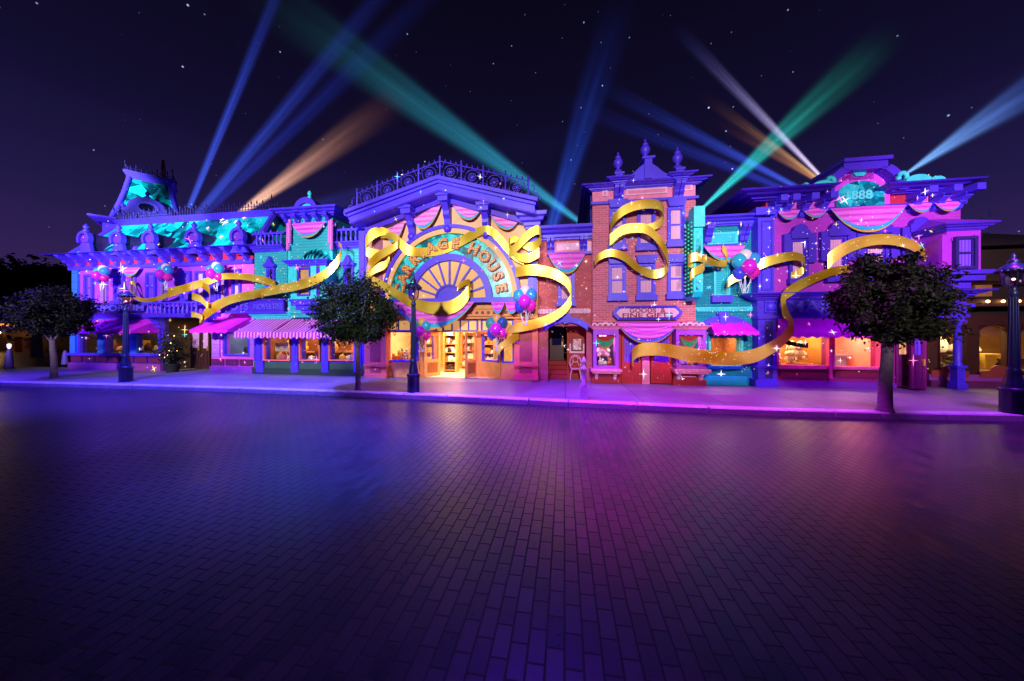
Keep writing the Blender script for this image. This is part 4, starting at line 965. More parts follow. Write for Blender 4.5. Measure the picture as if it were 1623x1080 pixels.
# hanging box sign with bulbs
NB5 = .95
bs = thing('blade_sign', 'tall blade sign in projected cyan crystal edged with bulbs between the brick buildings', 'sign', uu(1105,NB5), -NB5, zz(1105,470,NB5))
b0, b1, bz0, bz1 = uu(1099,NB5), uu(1113.5,NB5), zz(1106,474,NB5), zz(1106,333,NB5)
def blade(q):
    y0, y1 = -NB5, -.0
    pts = [(y0,bz0+.25),(y0+.12,bz0+.08),(y0+.35,bz0),(y1,bz0),(y1,bz1-.1),(y0+.45,bz1),(y0+.12,bz1-.14),(y0,bz1-.42)]
    q.side(pts, b0, b1)
part(bs, 'cabinet', CRY2 if False else paint('cyan cabinet', (0, 212, 222), .4), blade)
part(bs, 'face_panel', CRY2, lambda q: q.box(b0+.07, b1-.07, -NB5-.02, -NB5+.02, bz0+.3, bz1-.72)); part(bs, 'cap', TEALP, lambda q: (q.box(b0-.03, b1+.03, -NB5-.1, -NB5+.4, bz1-.6, bz1+.1),))
part(bs, 'side_panel', paint('dark green sign face', (6, 60, 66), .5), lambda q: q.box(b0-.02, b0, -NB5+.12, -.1, bz0+.15, bz1-.2))
part(bs, 'marquee_bulb', emis('green bulb', (40, 220, 160), .5), lambda q: [q.ball((b0-.04, -NB5+.08+j*.28, bz0+.25+i*.14), .035, 6, 4) for i in range(int((bz1-bz0-.5)/.14)) for j in range(4)])

# ================================================================== 6 cyan brick building
N6 = -.15; Y6 = .15
cyb = thing('cyan_brick_building', 'narrow brick building in projected cyan with blind window, arched lintel and magenta awning', 'building', uu(1150,N6), Y6)
def z6(y, x=1150, n=N6): return zz(x, y, n)
c0, c1 = ta1+.01, uu(1197,N6); h6 = hole(1125,536,1173,580,N6)
part(cyb, 'wall', TEALB, lambda q: (wall_holes(q, c0, c1, GZ, z6(359), Y6, Y6+.3, [h6])))
part(cyb, 'core', TEALB, lambda q: q.box(c0, c1, Y6+.3, 8, z6(520), z6(359)))
part(cyb, 'cornice', VIO, lambda q: cornice(q, c0, c1+.02, Y6, z6(359), z6(347), .5, 6, False))
part(cyb, 'frieze_panel', TEALP, lambda q: (q.pr(1121, 368, 1169, 387, N6+.06, .08),)); part(cyb, 'frieze_inset', paint('cyan panel', (20, 196, 216), .5), lambda q: q.pr(1125, 371, 1165, 384, N6+.09, .05))
part(cyb, 'belt_course', VIO, lambda q: q.pr(1113, 388, 1178, 392, N6+.16, .16))
for px in (1117, 1122.5, 1173, 1180): part(cyb, 'bracket', VIO, lambda q: bracket(q, uu(px,N6), z6(362), .56, .36, .12, Y6))
sash(cyb, 1132, 424, 1152, 466, N6, TEALP, stripes('cyan louvres', (0,150,176), (20,200,214), .07, 2, .6, True), None, False, .06, False)
part(cyb, 'window_sill', VIO, lambda q: q.pr(1129, 468, 1161, 479, N6+.2, .2))
part(cyb, 'scallop_trim', TEALP, lambda q: [q.prism([(uu(1106+i*4.6,N6)+.075*math.cos(a), z6(490.5)+.085*math.sin(a)) for a in [2*PI*j/8 for j in range(8)]], Y6-.05, Y6) for i in range(20)] + [q.box(c0, c1, Y6-.04, Y6, z6(489.5), z6(487))])
arclint(cyb, 1105, 1188, 516, 500, 12, N6+.02, 1142)
shopwin(cyb, 1125, 536, 1173, 580, N6+.05, TEALP); room(cyb, h6[0]-.1, h6[1]+.1, h6[2]-.02, h6[3]+.1, Y6+.32, 1.7, WARMW, 45)
part(cyb, 'window_base', paint('cyan base', (10, 186, 206), .5), lambda q: (q.pr(1112, 597, 1184, 611, N6+.12, .12), q.pr(1118, 582, 1179, 585, N6+.15, .15)))
awning(cyb, 1122, 1178, 508, N6+.03, .42, .75, AWN, None, .14, .12)

# ================================================================== 7 magenta corner building
N7 = .1; Y7 = -.1
mag = thing('magenta_corner_building', 'brick corner building in projected magenta with arched pediment dated 1888 and violet cornice', 'building', uu(1360,N7), Y7)
def z7(y, x=1360, n=N7): return zz(x, y, n)
m0, m1 = uu(1199,N7), uu(1522,N7); mg1 = uu(1468,N7)
part(mag, 'wall', MAG, lambda q: q.box(m0+.3, m1, Y7, 9, z7(470), z7(329)))
part(mag, 'frieze', RED, lambda q: q.box(m0+.3, m1-.02, Y7+.02, 8.9, z7(329), z7(305)))
part(mag, 'belt_course', VIO2, lambda q: (q.box(m0, m1+.05, Y7-.14, Y7+.5, z7(334), z7(328.5)),))
zc7, zt7 = z7(313), zz(1360,290,.9)
um0, um1 = uu(1322,.5), uu(1427,.5)
cor = part(mag, 'cornice', VIO2, lambda q: (cornice(q, m0, uu(1330,.9)-.95, Y7, zc7, zt7, .95, 8)))
part(mag, 'cornice', VIO2, lambda q: (cornice(q, uu(1414,.9)+.7, m1-.65, Y7, zc7, zt7, .7, 8)))
part(mag, 'cornice_bar', VIO2, lambda q: q.box(um0-.7, um1+.7, Y7+.06, 4, zc7-.1, zt7-.3))
for px in (1222, 1240, 1268, 1296, 1442, 1478, 1512):
    part(mag, 'bracket', VIO, lambda q: (q.box(uu(px,N7)-.11, uu(px,N7)+.11, Y7-.72, Y7, zc7-.22, zc7-.02), bracket(q, uu(px,N7), zc7-.22, .4, .4, .2, Y7)))
for a, c, y in ((1229,1262,328),(1276,1307,326),(1436,1470,318),(1484,1517,315)):
    part(mag, 'frieze_panel', MAGP, lambda q: q.pr(a, y-6, c, y+5, N7+.0, .08)); part(mag, 'frieze_inset', PINKL if a < 1200 else PINKP, lambda q: frame(q, hole(a+3, y-3.5, c-3, y+2.5, N7), .03, Y7-.03, Y7+.02))
# pediment
pc = (um0+um1)/2; pr_ = (um1-um0)/2; pz = zc7+.05; ph = zz(1375,263,.4)-pz
part(mag, 'pediment', MAGP, lambda q: (q.prism([(pc-pr_,pz-.5),(pc+pr_,pz-.5)]+[(pc+pr_*math.cos(a), pz+ph*math.sin(a)) for a in [PI*i/24 for i in range(25)]], Y7-.05, 1.2), q.box(pc-pr_*.5, pc+pr_*.5, Y7-.05, .6, pz+ph*.6, zz(1375,257,.4))))
def pring(q):
    q.ring(pc, pz, pr_*.98, ph*.95, pr_*1.26, ph*1.2, 0, PI*.30, Y7-.38, 1.2, 12); q.ring(pc, pz, pr_*.98, ph*.95, pr_*1.26, ph*1.2, PI*.70, PI, Y7-.38, 1.2, 12)
    q.ring(pc, pz, pr_*.98, ph*.95, pr_*1.06, ph*1.05, 0, PI*.32, Y7-.26, Y7-.05, 12)
    w = pr_*.6; zt_ = zz(1375,246,.7); zb_ = pz+ph*.92
    q.box(pc-w*1.12, pc-w*.84, Y7-.36, 1.2, zb_-.1, zt_-.3); q.box(pc+w*.84, pc+w*1.12, Y7-.36, 1.2, zb_-.1, zt_-.3); q.box(pc-w*1.12, pc+w*1.12, Y7-.36, 1.2, zt_-.34, zt_-.1); q.box(pc-w*1.22, pc+w*1.22, Y7-.46, 1.2, zt_-.1, zt_+.02)
part(mag, 'pediment_cornice', VIO2, pring)
cz0 = pz-.4
cart = part(mag, 'date_stone', CRY2, lambda q: (q.prism([(pc-pr_*.74,cz0),(pc+pr_*.74,cz0),(pc+pr_*.74,cz0+.35)]+[(pc+pr_*.74*math.cos(a), cz0+.35+.5*math.sin(a)) for a in [PI*i/16 for i in range(17)]]+[(pc-pr_*.74,cz0+.35)], Y7-.16, Y7-.05)))
lettering(cart, 'numerals', '1888', pc-.06, Y7-.17, cz0+.36, .4, paint('pale aqua numerals', (96, 236, 230), .5), 0, .03, .012, pr_*.8)
part(mag, 'urn_relief', CRY2, lambda q: q.prism([(pc-.12,pz+.62),(pc+.12,pz+.62),(pc+.2,pz+.75),(pc+.42,pz+.98),(pc-.42,pz+.98),(pc-.2,pz+.75)], Y7-.14, Y7-.05))
for sx, px in ((-1,1300),(-1,1268),(1,1449),(1,1478)):
    u0 = uu(px,.6); big = px in (1300,1449)
    def scroll(q):
        s_ = .72 if big else .42
        q.prism([(u0+.5*s_*math.cos(a), zt7+.3*s_*math.sin(a)) for a in [PI*i/12 for i in range(13)]], -.75, -.4)
        q.tube([(u0-sx*(.42*s_+.16*s_*math.cos(t)), -.57, zt7+.3*s_+.2*s_*math.sin(t)) for t in [-.5+4.2*i/12 for i in range(13)]], .07*s_+.02, 6)
    part(mag, 'roof_scroll', TEALP, scroll)
# left corner pier
part(mag, 'corner_pier', VIO, lambda q: (q.pr(1201, 345, 1227, 464, .28, .7), q.pr(1198, 328, 1230, 340, .4, .7)))
part(mag, 'pier_panel', VIO2, lambda q: frame(q, hole(1208, 352, 1221, 458, .28), .05, -.32, -.28))
part(mag, 'fascia', VIO2, lambda q: (cornice(q, uu(1200,.2), mg1+1.0, -.2, z7(474), z7(464), .42, 2), q.box(uu(1200,.2), mg1+1.0, -.2, .3, z7(500), z7(474)), q.box(uu(1199,.2), mg1+1.0, -.3, .3, z7(505), z7(500))))
part(mag, 'fascia_boss', VIO, lambda q: (frame(q, hole(1212,479,1227,494,.2), .04, -.28, -.2), q.ball((uu(1219.5,.2), -.2, zz(1219,486.5,.2)), .18, 12, 8)))
fs = thing('fascia_sign', 'violet raised letters MAIN ST on the corner shop fascia behind the tree', 'sign', uu(1300,.22), -.22, zz(1300,487,.22))
part(fs, 'board', VIO2, lambda q: q.pr(1240, 476, 1408, 499, .25, .05)); lettering(fs, 'lettering', 'MAIN ST', uu(1316,.26), -.26, zz(1280,487,.26)+.02, .52, paint('lilac letters', (0,0,0)), 0, .03, .014, uu(1387,.26)-uu(1249,.26))
part(mag, 'shop_pier', VIO2, lambda q: (q.pr(1201, 506, 1230, 612, .22, .6), q.pr(1199, 580, 1232, 584, .27, .4), q.pr(1198, 602, 1233, 615, .3, .5)))
part(mag, 'shop_pier_panel', VIOD, lambda q: (q.pr(1213, 509, 1225, 577, .235, .03), q.pr(1213, 587, 1225, 600, .235, .03)))
hA, hB, hD = hole(1233,530,1312,579,N7), hole(1321,526,1392,583,N7), (uu(1418,N7), uu(1466,N7), GZ, z7(520,1440))
part(mag, 'shopfront', paint('mulberry joinery', (150, 22, 120), .5), lambda q: wall_holes(q, m0+.4, mg1, GZ, z7(505), Y7, Y7+.3, [hA, hB, hD]))
shopwin(mag, 1233, 530, 1312, 579, N7+.04, paint('rose casing', (230, 80, 150), .5)); shopwin(mag, 1321, 526, 1392, 583, N7+.04, MATS['rose casing'])
room(mag, hA[0]-.1, (hA[1]+hB[0])/2, hA[2]-.02, hA[3]+.1, Y7+.32, 1.5, paint('amber interior', (190, 130, 56), .8), 70, (1, .72, .36)); room(mag, (hA[1]+hB[0])/2+.03, hB[1]+.3, hB[2]-.3, hB[3]+.1, Y7+.32, 2.2, PINKI, 90, (1, .62, .42))
part(mag, 'mullion', paint('rose casing', (1,1,1)), lambda q: (q.pr(1314,528,1319,600,N7+.12,.12)))
for a, c in ((1236,1308),(1323,1394)):
    part(mag, 'riser_panel', paint('plum riser', (124, 10, 60), .6), lambda q: q.pr(a, 588, c, 599, N7+.05, .05)); part(mag, 'riser_ledge', paint('rose casing', (1,1,1)), lambda q: q.pr(a-3, 581.5, c+3, 585, N7+.14, .14))
part(mag, 'plinth', paint('violet plinth', (120, 40, 160), .7), lambda q: q.box(m0+.4, hD[0]-.02, Y7-.08, Y7, GZ, z7(606)))
awning(mag, 1232, 1322, 505, .3, .5, .3, AWN, None, .18); awning(mag, 1324, 1416, 505, .3, .5, .3, AWN, None, .18)
door(mag, 1419, 532, 1441, 613, -.25, DOORM, FROST, .42); door(mag, 1443, 532, 1465, 616, N7+.1, DOORM, CURTV, .42)
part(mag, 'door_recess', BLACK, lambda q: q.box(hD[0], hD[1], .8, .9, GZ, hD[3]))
for a, c, y0, y1 in ((1253,1273,384,438),(1312,1334,380,434),(1371,1399,376,432),(1439,1461,374,428)): sash(mag, a, y0, c, y1, N7, VIO2, CURT, 'round', True, .1, True)
# corner oriel on a column
NO = 1.0
o0, o1, oz0, oz1 = uu(1500,NO), uu(1554,NO), zz(1524,430,NO), zz(1524,366,NO)
part(mag, 'oriel', paint('orchid oriel', (176, 40, 216), .6), lambda q: (q.box(o0, o1, -NO, Y7, oz0, oz1), q.box(o0+.1, o1-.1, -NO-.03, -NO, oz1-.3, oz1-.2)))
part(mag, 'oriel_cornice', VIO2, lambda q: cornice(q, o0, o1, -NO, oz1, zz(1524,352,NO+.25), .25, .9))
zo = zz(1524,352,NO+.25)
part(mag, 'oriel_roof', paint('orchid roof', (150, 50, 230), .6), lambda q: q.add([(o0-.25,-NO-.25,zo),(o1+.25,-NO-.25,zo),(o1+.25,.2,zo),(o0-.25,.2,zo),(o0+.2,-.2,zo+.42),(o1-.2,-.2,zo+.42),(o1-.2,.2,zo+.42),(o0+.2,.2,zo+.42)], [(0,1,5,4),(1,2,6,5),(3,0,4,7),(2,3,7,6),(4,5,6,7)]))
sash(mag, 1514, 380, 1539, 423, NO+.02, VIOD, CURTV, None, False, .08, True)
for px in (1497, 1549): part(mag, 'oriel_pilaster', paint('orchid oriel', (1,1,1)), lambda q: q.pr(px-4, 372, px+4, 426, NO+.08, .1))
part(mag, 'oriel_corbel', VIO2, lambda q: [q.box(o0+g, o1-g, -NO+g-.12, Y7, z, z+h_) for g, z, h_ in ((-.12,oz0-.12,.12),(0,oz0-.3,.18),(.18,oz0-.52,.22),(.38,oz0-.74,.22),(.55,oz0-1.0,.26))])
cu, cy = G(1517, 617)
part(mag, 'porch_column', VIO, lambda q: (q.box(cu-.15,cu+.15,cy-.15,cy+.15,GZ,GZ+.2), q.box(cu-.11,cu+.11,cy-.11,cy+.11,GZ+.2,GZ+.72), q.box(cu-.15,cu+.15,cy-.15,cy+.15,GZ+.72,GZ+.8),
    q.lathe(cu, cy, [(.12,0),(.12,.06),(.09,.1),(.1,.5),(.08,1.35),(.11,1.38),(.11,1.46)], 16, True, GZ+.8), q.box(cu-.14,cu+.14,cy-.14,cy+.14,GZ+2.26,GZ+2.32), q.box(cu-.1,cu+.1,cy-.1,cy+.1,GZ+2.32,GZ+2.75), q.box(cu-.3,cu+.3,cy-.2,cy+1.2,GZ+2.75,oz0-.9)))

# ================================================================== 8 dark brown shop at the right, and far buildings
N8 = -.9; Y8 = .9
dk = thing('dark_brown_shop', 'unlit dark brown shop with arched yellow windows past the corner column', 'building', uu(1580,N8), Y8)
def z8(y, x=1580): return zz(x, y, N8)
d0_, d1_ = uu(1466,N8)+.05, uu(1790,N8)
hsx = [hole(a,516,c,588,N8) for a, c in ((1490,1532),(1552,1604),(1618,1680))]
part(dk, 'wall', BROWN, lambda q: wall_holes(q, d0_, d1_, GZ, z8(500), Y8, Y8+.3, hsx))
part(dk, 'upper_wall', paint('dark olive boards', (40, 30, 14), .8, .4), lambda q: q.box(m1+.02, d1_, Y8+.1, 10, z8(500), z8(390)))
part(dk, 'roof', BROWND, lambda q: q.side([(Y8-.3,z8(392)),(10,z8(392)),(10,z8(330)),(Y8+3.5,z8(330))], m1+.02, d1_))
part(dk, 'roof_cresting', VIOD, lambda q: cresting(q, [(m1+.4,Y8+3.6,z8(330)),(d1_,Y8+3.6,z8(330))], .3, .8))
part(dk, 'lamp_fascia', BROWN, lambda q: q.box(m1-1.2, d1_, Y8-.5, Y8+.1, z8(487), z8(476)))
part(dk, 'sign_panel', paint('tan sign panel', (150, 110, 40), .7, .4), lambda q: q.pr(1545, 452, 1572, 470, N8+.5, .1))
part(dk, 'ledge', BROWN, lambda q: cornice(q, m1-.6, d1_, Y8-.02, z8(452), z8(446), .4, .3, False))
for h_ in hsx:
    um = (h_[0]+h_[1])/2; rr = (h_[1]-h_[0])/2
    def spand(q):
        k = 12
        for sx in (-1, 1):
            for i in range(k//2):
                a, c = PI/2*i/(k/2), PI/2*(i+1)/(k/2)
                q.prism([(um+sx*rr*math.cos(a), h_[3]-rr*.8+rr*.8*math.sin(a)), (um+sx*rr*math.cos(c), h_[3]-rr*.8+rr*.8*math.sin(c)), (um+sx*rr, h_[3]), (um+sx*rr, h_[3]-rr*.8+rr*.8*math.sin(a))][::sx], Y8+.05, Y8+.15)
    w_ = part(dk, 'window', BROWN, spand); part(w_, 'pane', GLASS, lambda q: q.box(h_[0], h_[1], Y8+.16, Y8+.17, h_[2], h_[3]))
room(dk, hsx[0][0]-.3, d1_-.2, hsx[0][2]-.1, hsx[0][3]+.1, Y8+.32, 3.6, paint('yellow interior', (110, 72, 26), .8, .6), 230, (1, .68, .2))
part(dk, 'stall_riser', DADOL, lambda q: q.box(d0_, d1_, Y8-.08, Y8, GZ+.22, hsx[0][2]-.12)); part(dk, 'riser_plinth', DADO, lambda q: q.box(d0_, d1_, Y8-.14, Y8, GZ, GZ+.22))
for px in (1500, 1578, 1650):
    x = uu(px,N8); zb_ = GZ+.36
    pn = [(x-.55,zb_),(x+.55,zb_),(x+.55,zb_+.2),(x+.28,zb_+.24)]+[(x+.24*math.cos(a), zb_+.26+.16*math.sin(a)) for a in [PI*i/10 for i in range(11)]]+[(x-.28,zb_+.24),(x-.55,zb_+.2)]
    part(dk, 'riser_panel', paint('rust panel', (150, 60, 50), .6), lambda q: q.prism(pn, Y8-.11, Y8-.05))
sl_ = thing('string_lights', 'row of small warm bulbs along the dark brown shop fascia', 'lights', uu(1580,N8), Y8-.56, z8(481))
for i in range(14): part(sl_, 'bulb', BULB, lambda q: q.ball((uu(1533,N8)+i*.42, Y8-.56, z8(480)), .045, 8, 6))

# ================================================================== light: projector floods across the street
def flood(u, z, tu, tz, power, color, ang, blend=.6, y=-19, ty=0, size=.35):
    lamp('SPOT', 'projector', (u, y, z), power, color, size, (tu, ty, tz), R(ang), blend)
for tu, pw, col in ((-24.5, 29000, (.7,.58,1)), (-17.5, 20000, (.82,.74,1)), (-10.5, 18500, (.9,.88,1)), (-3.2, 14000, (1,.92,.85)), (4.6, 11500, (1,.88,.9)), (10.5, 9500, (1,.88,1)), (16.5, 7500, (.95,.72,1))):
    flood(tu*.75, 7.6, tu, 4.9, pw*.8, col, 35 if abs(tu) < 20 else 29, .5, -18)
flood(-16, 6.5, TU, 10.2, 72000, (.7,.95,1), 11, .5)
flood(-13, 6.5, -19, 7.6, 30000, (.6,.95,1), 17, .6)
flood(11, 7.5, 14.2, 5.6, 4200, (1,.35,1), 26, .8)
flood(-2, 7.5, -3.3, 6.6, 5000, (.8,.9,1), 16, .7)
# added overhead spots: violet and magenta washes on the pavement
for u, pw, col in ((-21, 6500, (.09,.03,1)), (-13.5, 11000, (.1,.06,1)), (-6.5, 11500, (.13,.09,1)), (.5, 10000, (.26,.03,1)), (6.5, 5000, (.56,.02,.95)), (12, 3600, (.44,.03,1))):
    lamp('SPOT', 'added pavement wash', (u, -4.6, 7.5), pw, col, .4, (u, -3.6, 0), R(82), 1.0)

for px, py, pw, col, an in ((545,705,10000,(.02,.1,1),40), (965,690,4200,(1,.03,.7),46), (1295,712,2200,(1,.3,.35),46), (830,800,1100,(.12,.02,1),56)):  # added spots stand in for coloured reflections on the road
    gu, gy = G(px, py, 0); lamp('SPOT', 'added road wash', (gu, gy+2.5, 7.5), pw, col, .4, (gu, gy, 0), R(an), 1.0)

# ================================================================== trees
def tree(name, label, u, y, z0, trunk_h, r, h, zc, n, leaf, mat, r0=.11, seed=1, flat=1.0, lean=0.0, tcol=BARK, dens=.62):
    rnd = random.Random(seed); t = thing(name, label, 'tree', u, y, z0)
    b = MB(); top = Vector((u+lean, y, z0+trunk_h))
    b.tube([(u,y,z0),(u+lean*.1,y,z0+.08),(u+lean*.35,y+.02,z0+trunk_h*.4),(u+lean*.8,y,z0+trunk_h*.75),tuple(top)], [r0*1.45,r0*1.08,r0,r0*.9,r0*.85], 10)
    for i in range(9):
        a = 2*PI*i/9+rnd.random()*.5; rr = r*rnd.uniform(.5,.85); e_ = Vector((top.x+rr*math.cos(a), top.y+rr*math.sin(a), zc+h*rnd.uniform(-.35,.55)))
        m = top.lerp(e_, .5) + Vector((0,0,.12)); b.tube([tuple(top-Vector((0,0,.1))), tuple(m), tuple(e_)], [r0*.5,r0*.3,r0*.1], 6)
    b.link('trunk', tcol, t)
    cl = []
    for i in range(135):
        while True:
            p = Vector((rnd.uniform(-1,1), rnd.uniform(-1,1), rnd.uniform(-1,1)))
            if .4 < p.length < 1: break
        p *= rnd.uniform(.86, 1.12)
        if p.z < -.55: p.z = -.55 + (p.z+.55)*.4
        cl.append((Vector((top.x+p.x*r, top.y+p.y*r, zc+p.z*h)), rnd.uniform(.09,.24)*r))
    v = []; f = []
    for i in range(n):
        c, s_ = cl[rnd.randrange(len(cl))]
        p = c + Vector((rnd.gauss(0,1), rnd.gauss(0,1), rnd.gauss(0,.8)))*s_*dens
        d = Vector((rnd.gauss(0,1), rnd.gauss(0,1), rnd.gauss(-.35,.7))).normalized(); sd = d.cross(Vector((rnd.gauss(0,1), rnd.gauss(0,1), rnd.gauss(0,1)))).normalized()
        L = leaf*rnd.uniform(.7,1.3); w = L*.26; nn = d.cross(sd)*w*.5; k = len(v)
        v += [p, p+d*L*.5+sd*w+nn, p+d*L, p+d*L*.5-sd*w+nn]; f.append((k,k+1,k+2,k+3))
    b = MB(); b.v = [tuple(q) for q in v]; b.f = f; b.sm = [False]*len(f); b.link('crown', mat, t); return t
u0, y0 = G(567, 618); tree('street_tree', 'round clipped green street tree in front of the teal shop and arched shop', u0, y0, GZ, 1.5, 1.2, 1.12, 2.72, 21000, .095, LEAF, .085, 3, lean=-.02, dens=.72)
u0, y0 = G(1402, 652); tree('street_tree', 'round clipped purplish street tree in front of the magenta corner building', u0, y0, GZ, 1.72, 1.0, 1.1, 2.72, 25000, .1, LEAFP, .125, 5, lean=.06)
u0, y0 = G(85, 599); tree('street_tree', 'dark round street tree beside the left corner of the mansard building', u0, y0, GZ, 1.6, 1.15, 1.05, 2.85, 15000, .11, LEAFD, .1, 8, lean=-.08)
p = FM.inverted() @ Vector((-42, 29, 0)); tree('background_tree', 'large dark spreading tree far behind the left street tree', p.x, p.y, 0, 2.2, 4.4, 2.6, 5.3, 16000, .42, LEAF, .3, 9)
p = FM.inverted() @ Vector((-10.2, 22.5, 0)); tree('background_tree', 'dark tree behind the roof between teal shop and arched gable', p.x, p.y, 0, 3.5, 1.7, 2.0, 6.6, 5000, .3, LEAF, .2, 10)

# ================================================================== street lamps
LAMPG = paint('bottle blue iron', (22, 34, 70), .35, .3)
LGL = glassmat('lantern glass', (.8,.7,.95), .06, .18)
def street_lamp(label, x, y, z_top=3.68, first=[None]):
    u, yy = G(x, y); t = thing('street_lamp', label, 'street lamp', u, yy, GZ, 'cast iron street lamps along the kerb')
    src = first[0]
    if src:
        def cp(o, par):
            c = o.copy(); COL.objects.link(c); c.parent = par
            for ch in o.children: cp(ch, c)
        for ch in list(src.children): cp(ch, t)
        return t
    L = [lambda q, pr=pr, k=k: q.lathe(u, yy, pr, k, sm, GZ) for pr, k, sm in (
        ([(.2,0),(.2,.5),(.22,.52),(.22,.58),(.17,.6)], 8, False), ([(.16,.6),(.15,.72),(.1,.95),(.115,1.0),(.09,1.06)], 8, False), ([(.085,1.06),(.06,2.75),(.08,2.78),(.075,2.84),(.05,2.88),(.05,2.95)], 12, True))]
    part(t, 'base', LAMPG, L[0]); part(t, 'pedestal', LAMPG, L[1])
    def col(q):
        L[2](q)
        for i in range(10):
            a = 2*PI*i/10; q.tube([(u+.086*math.cos(a), yy+.086*math.sin(a), GZ+1.1), (u+.061*math.cos(a), yy+.061*math.sin(a), GZ+2.72)], .012, 4)
    part(t, 'column', LAMPG, col)
    g = part(t, 'lantern', LGL, lambda q: q.lathe(u, yy, [(.09,2.96),(.15,3.02),(.18,3.32)], 8, False, GZ))
    part(g, 'flame', LGLOW, lambda q: q.ball((u,yy,GZ+3.14), .03, 8, 6))
    def cage(q):
        for i in range(6):
            a = 2*PI*i/6; q.tube([(u+.06*math.cos(a),yy+.06*math.sin(a),GZ+2.94),(u+.155*math.cos(a),yy+.155*math.sin(a),GZ+3.02),(u+.185*math.cos(a),yy+.185*math.sin(a),GZ+3.34)], .012, 4)
    part(g, 'cage', LAMPG, cage)
    def cap(q):
        q.lathe(u, yy, [(.19,3.33),(.24,3.34),(.235,3.38),(.17,3.45),(.1,3.5),(.085,3.54),(.1,3.56),(.05,3.62),(.03,3.65),(.045,3.68),(.005,3.76)], 16, True, GZ)
        for i in range(16): a = 2*PI*i/16; q.ball((u+.235*math.cos(a), yy+.235*math.sin(a), GZ+3.335), .036, 6, 4)
    part(g, 'cap', LAMPG, cap)
    first[0] = t; return t
street_lamp('dark street lamp in front of the arched shop doorway, beside the clipped green tree', 655, 621.5)
street_lamp('dark street lamp in front of the violet mansard building awnings', 199, 605)
street_lamp('nearest dark street lamp, by the brown shop at the right', 1606, 655)

# ================================================================== bollards, bins, chair, shrub
BOL = paint('white bollard paint', (226, 214, 236), .5)
def bollard(x, y, h, label, cone=False):
    u, yy = G(x, y); t = thing('bollard', label, 'bollard', u, yy)
    if cone: part(t, 'post', paint('violet-lit cone', (110, 84, 190), .6), lambda q: q.lathe(u, yy, [(.17,0),(.16,.1),(.1,h*.8),(.07,h*.95),(.02,h)], 12, True, GZ))  # violet light is put into the cone colour
    else:
        part(t, 'base', BOL, lambda q: q.box(u-.1,u+.1,yy-.1,yy+.1,GZ,GZ+.34)); part(t, 'post', BOL, lambda q: q.lathe(u, yy, [(.085,.34),(.1,.37),(.06,.45),(.058,.8),(.085,.83),(.085,.88),(.05,.92),(.045,1.02),(.07,1.05),(.05,1.12),(.02,h)], 12, True, GZ))
    return t
bollard(925, 632, 1.2, 'slim white turned post on the pavement in front of the tall brick building')
bollard(14, 584, 1.05, 'tall violet-lit bollard with small white lamp at the far left pavement edge', True)
bollard(103, 577.5, .85, 'short violet-lit bollard beside the corner of the mansard building', True)
u, yy = G(14, 584); lh = tag(MB().lathe(u, yy, [(.04,1.06),(.08,1.18),(.08,1.3),(.03,1.34)], 8, False, GZ).link('bollard_lamp', emis('white lamp', (235, 245, 255), 1.1), None, (u,yy,GZ+1.06)), 'small bright white lamp on top of the far left bollard', 'lamp')
FB = paint('far brown wall', (66, 42, 20), .9, .4)
pw = lambda X, Y: (lambda q: (q.x, q.y))(FM.inverted() @ Vector((X, Y, 0)))
bu, by_ = pw(-52, 38); fb = thing('distant_building', 'low dark brown building glimpsed behind the left trees', 'building', bu, by_, 0)
part(fb, 'wall', FB, lambda q: q.box(bu-10, bu+16, by_, by_+6, 0, 4.2)); part(fb, 'roof', BROWND, lambda q: q.box(bu-10.4, bu+16.4, by_-.6, by_+6.4, 4.2, 4.7))
part(fb, 'canopy', paint('ochre canopy', (180, 110, 40), .7), lambda q: q.box(bu-9, bu-3.5, by_-1.4, by_-.01, 2.9, 3.2))
for dx, dz in ((-8.4,3.9),(-5.2,3.45),(-9.3,2.2),(-6.6,3.6),(6.6,3.3),(8.0,3.25)): part(fb, 'wall_lamp', BULB, lambda q: q.ball((bu+dx, by_-.3, dz), .14, 8, 6))
lamp('POINT', 'far lamp', (bu-6, by_-2.5, 3.2), 260, (1, .55, .15), .3)
for k, lab in ((0, 'left of two small lit tan bins far behind the left tree trunk'), (1, 'right of two small lit tan bins far behind the left tree trunk')):
    u, yy = bu-3.6+k*2.2, by_-1.6; t = thing('litter_bin', lab, 'bin', u, yy, 0, None)
    part(t, 'body', paint('tan bin', (190, 130, 70), .7), lambda q: q.box(u-.55,u+.55,yy-.4,yy+.4,0,1.45)); part(t, 'lid', BROWN, lambda q: (q.box(u-.62,u+.62,yy-.48,yy+.48,1.45,1.58), q.box(u-.3,u+.3,yy-.3,yy+.3,1.58,1.68))); part(t, 'panel', paint('orange disc', (220, 90, 40), .6), lambda q: q.box(u-.25,u+.25,yy-.43,yy-.4,.6,1.1))
